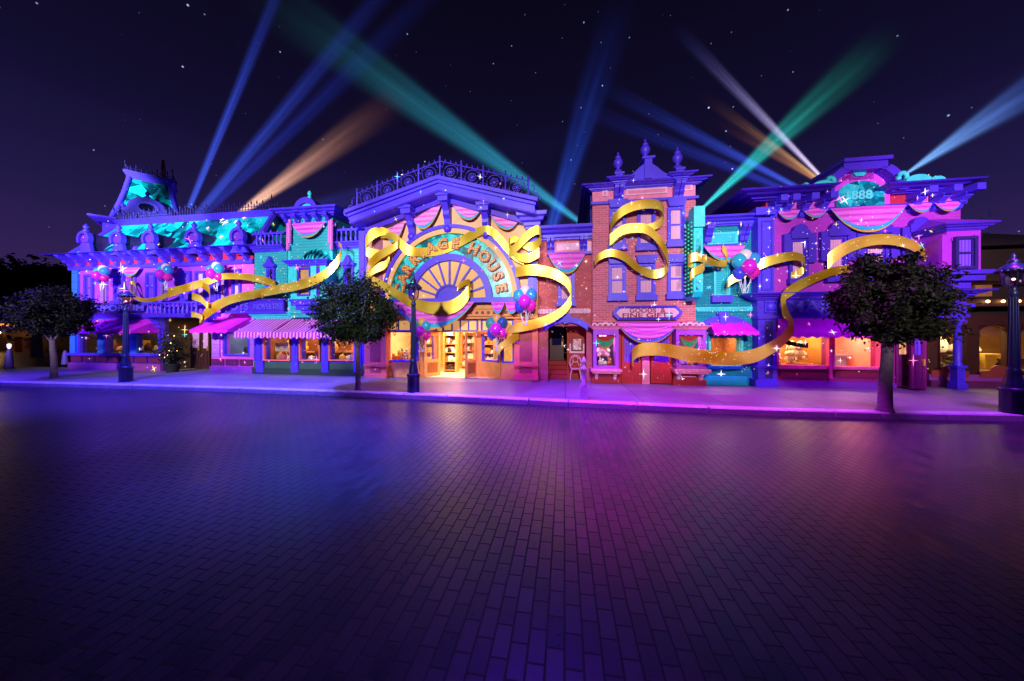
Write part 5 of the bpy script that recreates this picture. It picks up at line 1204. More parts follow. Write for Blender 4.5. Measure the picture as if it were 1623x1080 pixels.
# iron chair in the stair doorway
u, yy = uu(912,K4-.3), Y4+.55; ch = thing('iron_chair', 'pale pink ornate iron chair beside the dark stairs', 'chair', u, yy)
IR = paint('pale pink iron', (246, 176, 186), .45)
part(ch, 'seat', IR, lambda q: q.lathe(u, yy, [(.21,.42),(.22,.44),(.2,.46)], 14, False, GZ))
for sx, sy in ((-1,-1),(1,-1),(-1,1),(1,1)): part(ch, 'leg', IR, lambda q: q.tube([(u+sx*.15,yy+sy*.15,GZ+.43),(u+sx*.2,yy+sy*.18,GZ+.2),(u+sx*.22,yy+sy*.22,GZ)], .022, 6))
def cback(q):
    q.tube([(u-.19,yy+.18,GZ+.44)]+[(u-.22*math.cos(a), yy+.2, GZ+.72+.26*math.sin(a)) for a in [PI*i/10 for i in range(11)]]+[(u+.19,yy+.18,GZ+.44)], .024, 6)
    q.tube([(u+.11*math.cos(a), yy+.2, GZ+.8+.12*math.sin(a)) for a in [2*PI*i/12 for i in range(13)]], .02, 5)
    for a in (.5,1.3,1.84,2.64,3.9,5.5): q.tube([(u+.11*math.cos(a),yy+.2,GZ+.8+.12*math.sin(a)),(u+.21*math.cos(a),yy+.2,GZ+.74+.25*math.sin(a))], .016, 5)
part(ch, 'backrest', IR, cback)
for sx in (-1,1): part(ch, 'armrest', IR, lambda q: q.tube([(u+sx*.2,yy+.19,GZ+.68),(u+sx*.25,yy,GZ+.68),(u+sx*.22,yy-.17,GZ+.62),(u+sx*.19,yy-.16,GZ+.44)], .02, 5))
u, yy = uu(914,K4-.85), Y4+.86; po = thing('wall_poster', 'framed white floral poster on the red stair wall above the iron chair', 'poster', u, yy, z4(557))
part(po, 'frame', paint('maroon frame', (120, 24, 34), .5), lambda q: q.box(u-.24,u+.24,yy-.05,yy,z4(558),z4(536)))
part(po, 'print', crystal('floral print', (220, 110, 120), (250, 210, 210), (255, 250, 245), 6), lambda q: q.box(u-.17,u+.17,yy-.06,yy-.05,z4(556),z4(538)))
# shrub at the corner entrance
rnd = random.Random(7); su, sy = G(273, 590); sh = thing('potted_shrub', 'loose shrub with warm fairy lights beside the balcony entrance', 'shrub', su, sy)
part(sh, 'planter', paint('olive planter', (34, 36, 18), .7), lambda q: q.lathe(su, sy, [(.22,0),(.3,.36),(.33,.4),(.3,.4)], 14, True, GZ))
b = MB(); f2 = MB(); bl = MB()
for i in range(30):
    a, rr, hh = rnd.uniform(0,2*PI), rnd.uniform(.1,.75), rnd.uniform(.8,2.0); tip = Vector((su+rr*math.cos(a), sy+rr*math.sin(a), GZ+hh))
    b.tube([(su,sy,GZ+.4),(su+rr*.3*math.cos(a), sy+rr*.3*math.sin(a), GZ+.4+hh*.5),tip], [.02,.012,.004], 4)
    for j in range(60):
        t = rnd.uniform(.15,1); q = Vector((su,sy,GZ+.4)).lerp(tip, t)+Vector((rnd.gauss(0,.12),rnd.gauss(0,.12),rnd.gauss(0,.1))); d = Vector((rnd.gauss(0,1),rnd.gauss(0,1),rnd.gauss(0,1))).normalized()*.09; s_ = d.orthogonal()*.3
        f2.add([q,q+d*.5+s_,q+d,q+d*.5-s_], [(0,1,2,3)])
    if i < 22: bl.ball(Vector((su,sy,GZ+.4)).lerp(tip, rnd.uniform(.4,1)), .018, 5, 4)
b.link('stems', BARK, sh); f2.link('foliage', leafmat('olive leaves', (.008,.012,.003), (.03,.034,.008)), sh)
o = bl.link('fairy_lights', BULB, sh); o['kind'] = 'stuff'

# ================================================================== swags: projected images built as solid cloth
swag(194,425.5,224,424.5,15,E+.14,'short violet lit swag between the second and third windows of the mansard building')
swag(157,426,181,425.5,15,E+.14,'short swag half hidden by the leftmost balloon bunch')
swag(262,424.5,285,423.5,15,E+.14,'short swag beside the second balloon bunch on the mansard building')
swag(345,421.5,366,420.5,15,E+.14,'short swag beside the third balloon bunch under the pink wall cornice')
swag(463,356,517,352,24,TC+.12,'deep swag with cyan and gold hem under the domed teal bay')
for a, c, lab in ((455.5,461,'left'),(521,527,'right')):
    ua, uc = uu(a,TC+.1), uu(c,TC+.1); t = thing('hanging_drape', 'pink drape hanging down the %s edge of the teal centre bay' % lab, 'drape', (ua+uc)/2, -TC-.1, zz(a,392,TC))
    part(t, 'cloth', CLOTH if False else stripes('pink drape', (210,50,190), (250,130,230), .09, 0, .7, True), lambda q: [q.tube([(ua+(uc-ua)*(i+.5)/4, -TC-.12, zz((a+c)/2,350,TC)), (ua+(uc-ua)*(i+.5)/4, -TC-.14, zz((a+c)/2,(398 if (i<2)==(lab=='left') else 388),TC))], .055, 6) for i in range(4)])
for (xa,ya,xb,yb,s_,lab) in ((611,368,643,350,26,'leftmost swag under the peaked gable, at its lower left end'),(655,349,700,323,27,'swag left of the gable peak, between two violet consoles'),(716,322,762,334,22,'swag right of the gable peak, between two violet consoles'),(774,335,822,351,22,'rightmost swag under the peaked gable, by the right pilaster')):
    swag(xa,ya,xb,yb,s_,.14,lab,None,stripes('projected rose swag', (236,92,206), (250,150,232), .2, 2, .6, True))
swag(620,479,752,479,42,.34,'wide garland swag hanging across the frieze of the arched shop')
swag(778,479,800,479,19,.3,'left of two small swags right of the wide garland on the arched shop'); swag(800,479,823,479,19,.3,'right of two small swags right of the wide garland on the arched shop'); swag(600,479,620,479,17,.3,'small swag left of the wide garland, behind the green tree')
swag(868,402.5,928,400,34,K4+.2,'round swag under the brick stair building cornice')
swag(975,511,1076,511,33,.4,'wide swag draped below the GOODS signboard',None,None,paint('blue swag border',(60,90,220),.6))
swag(942,533,974,533,20,.25,'left bay window curtain swag with green hem, behind the toy bear',None,paint('rainbow coral cloth',(240,90,80),.6),GREENC,.6); swag(1076,533,1106,533,20,.25,'right bay window curtain swag with green hem',None,paint('rainbow coral cloth',(1,1,1)),GREENC,.6)
swag(1114,391,1180,390,25,N6+.22,'swag below the cyan panel of the narrow cyan brick building')
for a, c, y, lab in ((1230,1266,336,'leftmost'),(1269,1310,333,'second')): swag(a,y,c,y-2,15,N7+.16,lab+' of the small swags left of the wide magenta swag')
swag(1314,332,1434,326,40,N7+.18,'widest magenta swag, hanging below the arched 1888 pediment')
for a, c, y, lab in ((1437,1474,325,'small swag just right of the wide magenta swag'),(1478,1520,323,'rightmost small swag, above the corner oriel')): swag(a,y,c,y-2,15,N7+.16,lab)

# ================================================================== projected gold ribbons built as solid strips: pairs of edge points and distance in front of the wall
def ribbon(label, P, n0, sub=5):
    t_, v, f = [], [], []
    E_ = []
    for p in P:
        if len(p) == 4: x, ya, yb, n = p; E_.append((Vector((*U(x,ya,n),n)), Vector((*U(x,yb,n),n))))
        elif len(p) == 3: x, ya, yb = p; E_.append((Vector((*U(x,ya,n0),n0)), Vector((*U(x,yb,n0),n0))))
        else: xa, ya, xb, yb, n = p; E_.append((Vector((*U(xa,ya,n),n)), Vector((*U(xb,yb,n),n))))
    def cr(a, b_, c, d, t): return .5*((2*b_)+(c-a)*t+(2*a-5*b_+4*c-d)*t*t+(3*b_-a-3*c+d)*t**3)
    m = len(E_); rows = []
    for i in range(m-1):
        for k in range(sub):
            t = k/sub; rows.append(tuple(cr(E_[max(i-1,0)][j],E_[i][j],E_[i+1][j],E_[min(i+2,m-1)][j],t) for j in (0,1)))
    rows.append(E_[-1])
    b = MB(); W = 4
    for A, B_ in rows:
        for j in range(W+1):
            q = A.lerp(B_, j/W); b.v.append((q.x, -q.z, q.y))
    for i in range(len(rows)-1):
        for j in range(W): a = i*(W+1)+j; b.f.append((a,a+1,a+W+2,a+W+1)); b.sm.append(True)
    c = rows[len(rows)//2][0]
    o = b.link('ribbon', GOLD, None, (c.x, -c.z, c.y)); md = o.modifiers.new('thickness', 'SOLIDIFY'); md.thickness = .012; md.offset = 0; ms_ = o.modifiers.new('edges', 'EDGE_SPLIT'); ms_.split_angle = R(50)
    return tag(o, label, 'ribbon')
ribbon('thin projected gold ribbon looping behind the left street lamp', [(189,457,460,-.2),(191,466,473,-.1),(200,472,479,0),(209,470,475,-.1),(215,458,464,-.3),(213,448,453,-.35),(207,446,451,-.3),(205,454,457,-.2),(213,468,474,-.1),(232,473,480,0),(252,469,476,0),(268,461,470,0)], 0)
ribbon('projected gold ribbon crossing the mansard balcony, behind two balloon bunches', [(266,456,472,.4),(285,453,466,.4),(305,447,460,.4),(330,440,452,.3),(350,434,444,.15),(375,433,443,.05),(400,435,446,-.05),(420,439,451,-.1),(436,446,456,-.15)], 0)
ribbon('short projected gold ribbon curl over the right end of the balcony', [(304,464,475,.55),(318,469,480,.65),(328,479,488,.65),(332,470,480,.5),(331,455,466,.4),(322,448,458,.35),(312,446,454,.3)], 0)
ribbon('lowest projected gold ribbon curl hanging below the mansard balcony', [(303,494,503,.5),(312,496,504,.6),(320,500,507,.6),(316,505,512,.5)], 0)
ribbon('long projected gold ribbon sweeping across the teal shop up to its balustrade', [(316,506,514,.5),(326,488,506,.5),(340,478,496,.45),(365,468,482,.4),(400,460,474,.3),(440,452,466,.6),(480,443,458,.75),(510,430,446,.7),(528,414,431,.6),(538,400,416,.5),(541,388,396,.4),(536,384,390,.2)], 0)
ribbon('projected gold ribbon arching over the letters CARRIAGE', [(603,375,378,.2),(622,368,381,.3),(640,383,402,.25),(655,392,406,.16),(680,392,407,.13),(705,386,402,.13),(728,376,392,.13),(750,364,380,.2),(770,358,371,.3),(785,364,381,.25),(800,380,398,.25),(814,396,412,.2),(830,408,420,.2)], 0)
ribbon('projected gold ribbon coiled around the left pier of the arched shop', [(580,438,445,.35),(583,415,434,.4),(600,398,414,.45),(625,386,398,.4),(632,376,386,.3),(620,366,374,.2),(603,360,374,.3),(586,364,384,.4),(579,378,398,.4),(583,392,408,.35),(600,396,408,.3),(616,402,412,.28),(610,414,426,.3),(590,420,436,.4),(580,436,452,.4)], 0)
ribbon('projected gold ribbon coiled around the right pier of the arched shop', [(806,398,410,.25),(822,378,396,.35),(840,362,378,.4),(854,358,372,.4),(856,374,388,.3),(842,384,398,.2),(826,382,392,.2),(816,374,384,.2),(806,380,392,.25),(818,400,412,.35),(838,402,416,.42),(854,392,408,.4)], 0)
ribbon('projected gold ribbon swooping across the fan window below the lettering', [(586,436,450,.25),(605,445,459,.35),(622,455,470,.4),(642,466,483,.48),(664,475,493,.52),(690,479,499,.55),(714,476,498,.55),(732,465,488,.5),(744,448,470,.45),(742,443,452,.35),(728,448,458,.3),(724,460,462,.3)], 0)
ribbon('projected gold ribbon curving from the arched shop over the red brick wall', [(817,424,440,.3),(835,420,437,.4),(858,421,438,.45),(880,427,444,.45),(897,438,456,.42),(905,452,474,.4),(903,468,488,.4),(890,486,502,.42),(868,499,515,.45),(842,507,523,.45),(820,512,527,.42),(808,518,530,.35),(800,528,540,.2)], 0)
ribbon('short projected gold ribbon hanging in the right show window of the arched shop', [(782,562,572,.3),(788,548,564,.35),(798,540,552,.35),(812,530,545,.3),(822,524,538,.25)], 0)
ribbon('large projected gold ribbon spiralling over the upper windows of the tall brick building', [(970,386,390,.25),(967,366,388,.3),(968,348,366,.4),(978,333,350,.5),(995,322,338,.55),(1015,317,332,.6),(1035,316,331,.6),(1048,321,335,.55),(1052,333,347,.4),(1046,346,360,.3),(1032,354,366,.2),(1016,357,369,.15),(998,358,372,.2),(980,364,380,.35),(970,372,390,.4)], 0)
ribbon('projected gold ribbon wave between the upper and lower windows of the tall brick building', [(966,372,390,.45),(984,358,374,.5),(1005,354,369,.55),(1025,356,372,.58),(1042,370,387,.58),(1054,388,407,.55),(1059,408,426,.45),(1052,424,437,.35),(1036,428,442,.3),(1020,424,437,.35),(1005,414,428,.42),(988,400,414,.48),(968,395,407,.5),(950,401,413,.45),(942,409,422,.4)], 0)
ribbon('projected gold ribbon sweeping from the brick shop doors across the cyan building to the corner shop', [(1004,574,582,.55),(1001,556,577,.6),(1010,547,567,.7),(1028,543,564,.75),(1055,545,565,.78),(1085,550,572,.8),(1120,555,577,.75),(1160,558,579,.7),(1195,553,575,.7),(1222,541,562,.75),(1240,528,549,.75),(1250,512,1256,530,.72),(1241,503,1256,507,.68),(1239,494,1249,493,.64),(1237,480,1245,479,.62),(1238,468,1247,474,.6),(1246,457,1256,468,.6),(1264,445,1272,458,.58),(1290,434,1294,447,.55),(1318,424,1320,437,.5),(1345,420,1346,432,.45)], 0)
ribbon('projected gold ribbon wrapped round the blade sign over the cyan building', [(1093,432,446,1.08),(1100,424,438,1.12),(1115,417,430,1.05),(1113,410,420,.9),(1092,412,424,.9),(1091,404,420,1.05),(1100,401,414,1.12),(1112,402,416,1.08),(1124,408,421,.7),(1138,414,423,.4),(1149,412,423,.3),(1152,402,416,.25),(1150,392,408,.25),(1144,389,398,.25)], 0)
ribbon('projected gold ribbon from the cyan building across the violet corner pier', [(1152,462,468,.2),(1152,446,458,.3),(1160,435,450,.35),(1175,427,443,.4),(1195,416,432,.5),(1215,407,423,.6),(1240,401,416,.62),(1260,400,413,.58),(1273,405,418,.45),(1275,417,430,.3),(1266,426,440,.25),(1253,432,446,.22)], 0)
ribbon('projected gold ribbon arch behind the purplish tree on the magenta wall', [(1311,404,430,.3),(1320,395,418,.35),(1342,382,403,.42),(1370,374,392,.46),(1398,371,388,.48),(1426,374,391,.46),(1450,383,400,.42),(1466,396,414,.38),(1474,412,430,.35),(1474,428,440,.3)], 0)

# ================================================================== balloons: projected images built as solid bunches
def balloonmat(name, c):
    t = NT(name); t.base(lin(c), .12); t.b.inputs['Coat Weight'].default_value = .6; t.b.inputs['Coat Roughness'].default_value = .05; MATS[name] = t.m; return t.m
BM = [balloonmat('pearl balloon', (232,214,224)), balloonmat('sky balloon', (60,150,222)), balloonmat('aqua balloon', (50,176,210)), balloonmat('magenta balloon', (214,40,214)), balloonmat('royal balloon', (60,70,220)), balloonmat('hot pink balloon', (232,40,170)), balloonmat('jade balloon', (60,170,130)), balloonmat('dark teal balloon', (40,96,120)), balloonmat('gold balloon', (224,180,80))]
STR = paint('silver string', (220, 214, 236), .4)
def bunch(x, y, s, n, label, cols=(0,1,2,3,4,5)):
    k = (CA*FO.y-n)/FPX/(CA+SA*(x-CX)/FPX)
    uc, zc = U(x, y, n); r = s*k; t = thing('projected_balloons', label, 'balloons', uc, -n, zc-2.6*r)
    for (dx, dz, dy, q), c in zip(((0,1.02,.1,1.0),(-.8,.5,-.1,1.05),(.8,.55,-.08,1.05),(0,-.18,-.6,1.08),(-.72,-.72,.0,.95),(.76,-.6,-.1,.95)), cols):
        c3 = (uc+dx*r*.78, -n+dy*r, zc+dz*r*.95); rr = r*.62*q
        o = part(t, 'balloon', BM[c], lambda m: m.lathe(c3[0], c3[1], [(.02,-1.28*rr)]+[(rr*math.sin(a)*(1-.16*(1-math.cos(PI-a))/2*(1 if a<PI/2 else 0)*0 if True else 1), -rr*1.12*math.cos(a)) for a in [PI*i/14 for i in range(1,14)]]+[(.004,rr*1.12)], 16, True, c3[2]))
        part(o, 'knot', BM[c], lambda m: m.lathe(c3[0], c3[1], [(.045*rr+.01,-1.3*rr),(.02*rr,-1.17*rr),(.1*rr,-1.05*rr)], 8, True, c3[2]))
        rnd = random.Random(int(x)+c); ex = uc+rnd.uniform(-.5,.5)*r
        part(o, 'string', STR, lambda m: m.tube([(c3[0]+(ex-c3[0])*i/7+.03*r*math.sin(i*2.2+c), -n, c3[2]-1.28*rr+(zc-2.6*r-c3[2]+1.28*rr)*i/7) for i in range(8)], .012*r/.4+.004, 4))
bunch(162,436,9.5,.05,'leftmost projected balloon bunch on the mansard building, above the lamp side windows',(0,2,1,3,4,5))
bunch(262,434,10,.1,'projected balloon bunch above the left end of the balcony',(0,2,1,3,4,5))
bunch(342,433,11,.1,'projected balloon bunch on the pink wall left of the teal shop',(0,1,2,3,4,5))
bunch(669,524,13,.35,'projected balloon bunch behind the street lamp beside the left shop doorway',(8,6,2,3,4,5))
bunch(787,520,14,.35,'projected balloon bunch right of the shop doorway, with a dark teal balloon',(8,6,7,3,4,5))
bunch(832,476,15,.5,'projected balloon bunch at the right corner of the arched shop, hanging over its pier',(0,2,1,3,4,5))
bunch(1181,422,16.5,.35,'projected balloon bunch on the cyan brick wall beside the violet corner pier',(0,2,1,3,4,5))

# ================================================================== shop goods
PLU = paint('cream plush', (246, 226, 190), .95, .15, scale=12); PLP = paint('pink plush', (244, 190, 204), .95, .15, scale=12); PLB = paint('brown plush', (150, 92, 48), .95, .2, scale=12)
def plush(u, y, z, s, m, label, ears='round', bow=None):
    t = thing('plush_toy', label, 'toy', u, y, z); 
    def bod(q):
        q.ball((u,y,z+.42*s), .4*s, 14, 10, 1.1); q.ball((u,y-.05*s,z+1.0*s), .36*s, 14, 10, .9, 1.1)
        q.ball((u,y-.36*s,z+.92*s), .13*s, 8, 6)
        for sx in (-1,1):
            q.tube([(u+sx*.3*s,y-.1*s,z+.65*s),(u+sx*.45*s,y-.25*s,z+.45*s),(u+sx*.4*s,y-.38*s,z+.36*s)], [.11*s,.13*s,.1*s], 8); q.tube([(u+sx*.22*s,y-.1*s,z+.16*s),(u+sx*.32*s,y-.42*s,z+.14*s),(u+sx*.33*s,y-.52*s,z+.16*s)], [.17*s,.16*s,.13*s], 8)
    part(t, 'body', m, bod)
    for sx in (-1,1):
        part(t, 'ear', m, (lambda q: q.ball((u+sx*.27*s,y,z+1.3*s), .13*s, 8, 6, 1.0)) if ears == 'round' else (lambda q: q.ball((u+sx*.15*s,y,z+1.55*s), .12*s, 8, 6, 2.6)))
        part(t, 'eye', BLACK, lambda q: q.ball((u+sx*.13*s,y-.38*s,z+1.05*s), .035*s, 6, 4))
    part(t, 'nose', BLACK, lambda q: q.ball((u,y-.48*s,z+.95*s), .04*s, 6, 4))
    if bow: part(t, 'bow', bow, lambda q: (q.ball((u-.14*s,y-.3*s,z+.72*s), .1*s, 8, 6, .7), q.ball((u+.14*s,y-.3*s,z+.72*s), .1*s, 8, 6, .7)))
zA = hA[2]; 
plush(uu(1243,N7), .55, zA, .42, PLU, 'cream plush bear at the left of the corner shop toy window')
plush(uu(1270,N7), .55, zA, .36, PLU, 'small cream plush rabbit with upright ears in the corner shop toy window', 'long')
plush(uu(1287,N7), .7, zA+.12, .5, PLU, 'tallest cream plush bear at the right of the corner shop toy window')
t = thing('toy_stand', 'orange wooden display stand among the plush toys in the corner shop', 'stand', uu(1262,N7), .95, zA); ust = uu(1262,N7)
part(t, 'post', TAN2, lambda q: q.box(ust-.2,ust+.2,.85,1.1,zA,zA+.75)); part(t, 'shelf', TAN2, lambda q: q.box(ust-.35,ust+.35,.75,1.2,zA+.75,zA+.8))
t = thing('window_banner', 'dark ribbon banner hanging across the corner shop toy window', 'banner', uu(1275,N7), .3, hA[3]-.6); part(t, 'cloth', BLACK, lambda q: q.prism([(uu(1254,N7),hA[3]-.2),(uu(1290,N7),hA[3]-.36),(uu(1294,N7),hA[3]-.28),(uu(1294,N7),hA[3]-.5),(uu(1272,N7),hA[3]-.44),(uu(1254,N7),hA[3]-.34)], .3, .33))
t = thing('wall_bench', 'low grey counter inside the pink lit corner shop window', 'counter', uu(1375,N7), 1.5, hB[2]-.3); ubn = uu(1376,N7)
part(t, 'top', GREYI, lambda q: q.box(ubn-.5,ubn+.5,1.2,1.7,hB[2]+.3,hB[2]+.36)); part(t, 'body', GREYI, lambda q: q.box(ubn-.4,ubn+.4,1.3,1.7,hB[2]-.3,hB[2]+.3))
part(mag, 'wainscot', PINKP, lambda q: q.box((hA[1]+hB[0])/2+.04, hB[1]+.29, 2.15, 2.19, hB[2]-.29, zz(1356,556,-2)))
hL5 = hole(945,531,975,580,.42)
plush(uu(958,.42), .25, hL5[2]+.3, .5, PLP, 'pink plush rabbit seated in the left bay window of the brick shop', 'long', PINKP)
rnd = random.Random(21)
def goods(q, u, y, z, s, k, rr):
    if k == 0: q.box(u-s*.5,u+s*.5,y-s*.4,y+s*.4,z,z+s*rr)
    elif k == 1: q.lathe(u, y, [(s*.3,0),(s*.42,s*.2),(s*.4,s*.7),(s*.16,s*.9),(s*.16,s*1.1*rr)], 10, True, z)
    elif k == 2: q.ball((u,y,z+s*.35), s*.36, 8, 6); q.ball((u,y-s*.05,z+s*.8), s*.26, 8, 6); q.ball((u-s*.2,y,z+s*1.02), s*.09, 6, 4); q.ball((u+s*.2,y,z+s*1.02), s*.09, 6, 4)
    else: q.lathe(u, y, [(s*.4,0),(s*.46,s*.12),(s*.3,s*.5),(s*.05,s*.62)], 10, True, z)
GM = [paint('goods '+n_, c, .6) for n_, c in (('cream',(250,230,190)),('orange',(236,150,60)),('rose',(230,110,150)),('white',(248,244,236)),('brown',(120,64,30)),('gold',(240,190,70)),('lilac',(200,150,240)),('dark',(40,24,20)))]
def stock(n, ua, ub, ya, yb, z, s, group, label, cat='toy', name='shop_toy', cols=range(8), kinds=(0,1,2,3)):
    for i in range(n):
        u = ua+(ub-ua)*(i+.5)/n+rnd.uniform(-.03,.03); y = rnd.uniform(ya,yb); ss = s*rnd.uniform(.75,1.2); k = rnd.choice(kinds); rr = rnd.uniform(.7,1.3); b = MB(); goods(b, u, y, z, ss, k, rr)
        tag(b.link(name, GM[rnd.choice(list(cols))], None, (u,y,z)), label, cat, group)
hl = hole(942,531,976,580,.42); stock(6, hl[0]+.05, hl[1]-.05, -.2, .1, hl[2]+.0, .22, 'small toys on the left bay window floor', 'small toy at the foot of the plush rabbit in the left bay window')
hl = hole(1075,531,1112,580,.42); stock(6, hl[0]+.05, hl[1]-.05, -.2, .2, hl[2], .24, 'small toys in the right bay window', 'small toy on the floor of the right bay window beside the cyan building')
for (a, c), lab in zip(ws_, ('left','middle','right')):
    hx = hole(a,535,c,570.5,T+.1); stock(6, hx[0]+.1, hx[1]-.1, .65, .95, hx[2]-.04, .3, 'toys low in the %s teal shop window' % lab, 'small toy along the bottom of the %s warm lit teal shop window' % lab)
    stock(4, hx[0]+.1, hx[1]-.1, 1.3, 1.6, hx[2]+.34, .42, 'large goods at the back of the %s teal shop window' % lab, 'large gold or tan toy at the back of the %s teal shop window' % lab, cols=(0,1,5), kinds=(1,2,3))
    um = (hx[0]+hx[1])/2; t = thing('display_step', 'wooden display step across the back of the %s teal shop window' % lab, 'step', um, 1.45, hx[2]-.05)
    part(t, 'board', TAN2, lambda q: q.box(hx[0]-.05,hx[1]+.05,1.2,1.7,hx[2]+.26,hx[2]+.33)); part(t, 'riser', BROWN, lambda q: q.box(hx[0]-.05,hx[1]+.05,1.24,1.7,hx[2]-.04,hx[2]+.26))
t = thing('easel_board', 'blank cream board on small easel in the left warm teal shop window', 'easel', uu(437,T), .8, zz(437,571,T)); ue = uu(437,T); zE_ = zz(437,570,T)
part(t, 'board', CREAM, lambda q: q.box(ue-.36,ue+.36,.66,.7,zE_+.36,zE_+.78))
for sx in (-1,1): part(t, 'leg', TAN2, lambda q: q.tube([(ue+sx*.12,.74,zE_+.4),(ue+sx*.26,.76,zE_)], .025, 6))
stock(5, h[0] if False else uu(372,E), uu(392,E), 1.1, 1.6, zz(375,561,E), .34, 'dark toys in the grey window', 'small toy at the right of the grey lit window beneath the plain awning', cols=(5,7,7,2))
for (a, c), lab in zip(((126,156),(169,206),(216,252)), ('first','second','third')):
    hx = hole(a,528,c,560,E); stock(5, hx[0]+.15, hx[1]-.15, 1.3, 2.4, hx[2]+.1, .5, 'goods in the %s dim window under the awnings' % lab, 'dim amber toy in the %s window from the left of the mansard building' % lab, cols=(5,1,4,6))
hl = wl1; stock(9, hl[0]+.05, hl[1]-.05, .5, .75, hl[2]-.04, .26, 'bread coloured goods in the left show window', 'small tan item heaped low in the left show window of the arched shop', 'item', 'shop_item', (0,1,5,4), (0,2,3)); stock(8, hl[0]+.1, hl[1]-.1, .85, 1.1, hl[2]+.14, .28, 'bread coloured goods in the left show window', 'small tan item heaped low in the left show window of the arched shop', 'item', 'shop_item', (0,1,5,4), (0,2,3))
t = thing('display_table', 'low wooden table filling the left show window of the arched shop', 'table', (hl[0]+hl[1])/2, .7, GZ); part(t, 'top', TAN2, lambda q: q.box(hl[0]-.05,hl[1]+.1,.5,1.0,hl[2]-.1,hl[2]-.05)); part(t, 'body', BROWN, lambda q: q.box(hl[0],hl[1],.52,.98,GZ+.02,hl[2]-.1)); part(t, 'back_step', TAN2, lambda q: q.box(hl[0]-.05,hl[1]+.1,.8,1.2,hl[2]-.05,hl[2]+.13))
def shelf(ua, ub, y, label, rows, lab2, cols, s=.2, n=6):
    t = thing('display_shelf', label, 'shelf', (ua+ub)/2, y, GZ+.01); zt = GZ+.15+rows*.42
    for x in (ua, ub): part(t, 'upright', TAN2, lambda q: q.box(x-.03,x+.03,y-.2,y+.2,GZ+.01,zt))
    part(t, 'back', BROWN, lambda q: q.box(ua+.03,ub-.03,y+.16,y+.2,GZ+.01,zt))
    for i in range(rows):
        z = GZ+.1+i*.42; part(t, 'board', TAN2, lambda q: q.box(ua+.03,ub-.03,y-.2,y+.16,z,z+.03)); stock(n, ua+.06, ub-.06, y-.1, y+.05, z+.03, s, lab2, lab2[0].lower()+lab2[1:], 'goods', 'shop_item', cols)
shelf(uu(703,-2.2), uu(726,-2.6), 2.4, 'tall shelf of goods left of centre inside the lit doorway', 5, 'Small goods on the shelf seen left in the lit doorway', (0,1,3,4,7), .26, 5)
shelf(uu(731,-4), uu(752,-4), 4.2, 'shelf of pale goods at the back right inside the lit doorway', 6, 'Pale goods on the back right shelf in the lit doorway', (0,3,2,5,4), .28, 5)
shelf(uu(763,-2.2), uu(785,-2.2), 2.0, 'shelf behind the narrow window right of the shop doorway', 5, 'Small goods on the shelf right of the shop doorway', (0,3,4,1), .26, 4)
shelf(uu(672,-2.6), uu(690,-2.6), 2.6, 'shelf behind the narrow window left of the shop doorway', 5, 'Small goods on the shelf left of the shop doorway', (0,3,5,1), .26, 4)
for i, h_ in enumerate(hsx):
    stock(8, h_[0]+.1, h_[1]-.1, 1.6, 2.2, h_[2]+.0, .5, 'dark goods in arched window %s' % ('left','middle','right')[i], 'dark or gold item low in the %s arched window of the brown shop' % ('left','middle','right')[i], 'goods', 'shop_item', (7,7,4,5,1)); stock(4, h_[0]+.2, h_[1]-.2, 2.6, 3.2, h_[2]+.55, .6, 'pale goods in arched window %s' % ('left','middle','right')[i], 'pale item high at the back of the %s arched window of the brown shop' % ('left','middle','right')[i], 'goods', 'shop_item', (0,5,3,7), (1,2,3))
h_ = h6; stock(6, h_[0]+.1, h_[1]-.1, .9, 1.4, h_[2], .34, 'gold toys in the cyan building window', 'small gold toy in the window of the cyan brick building', cols=(5,1,0,4))

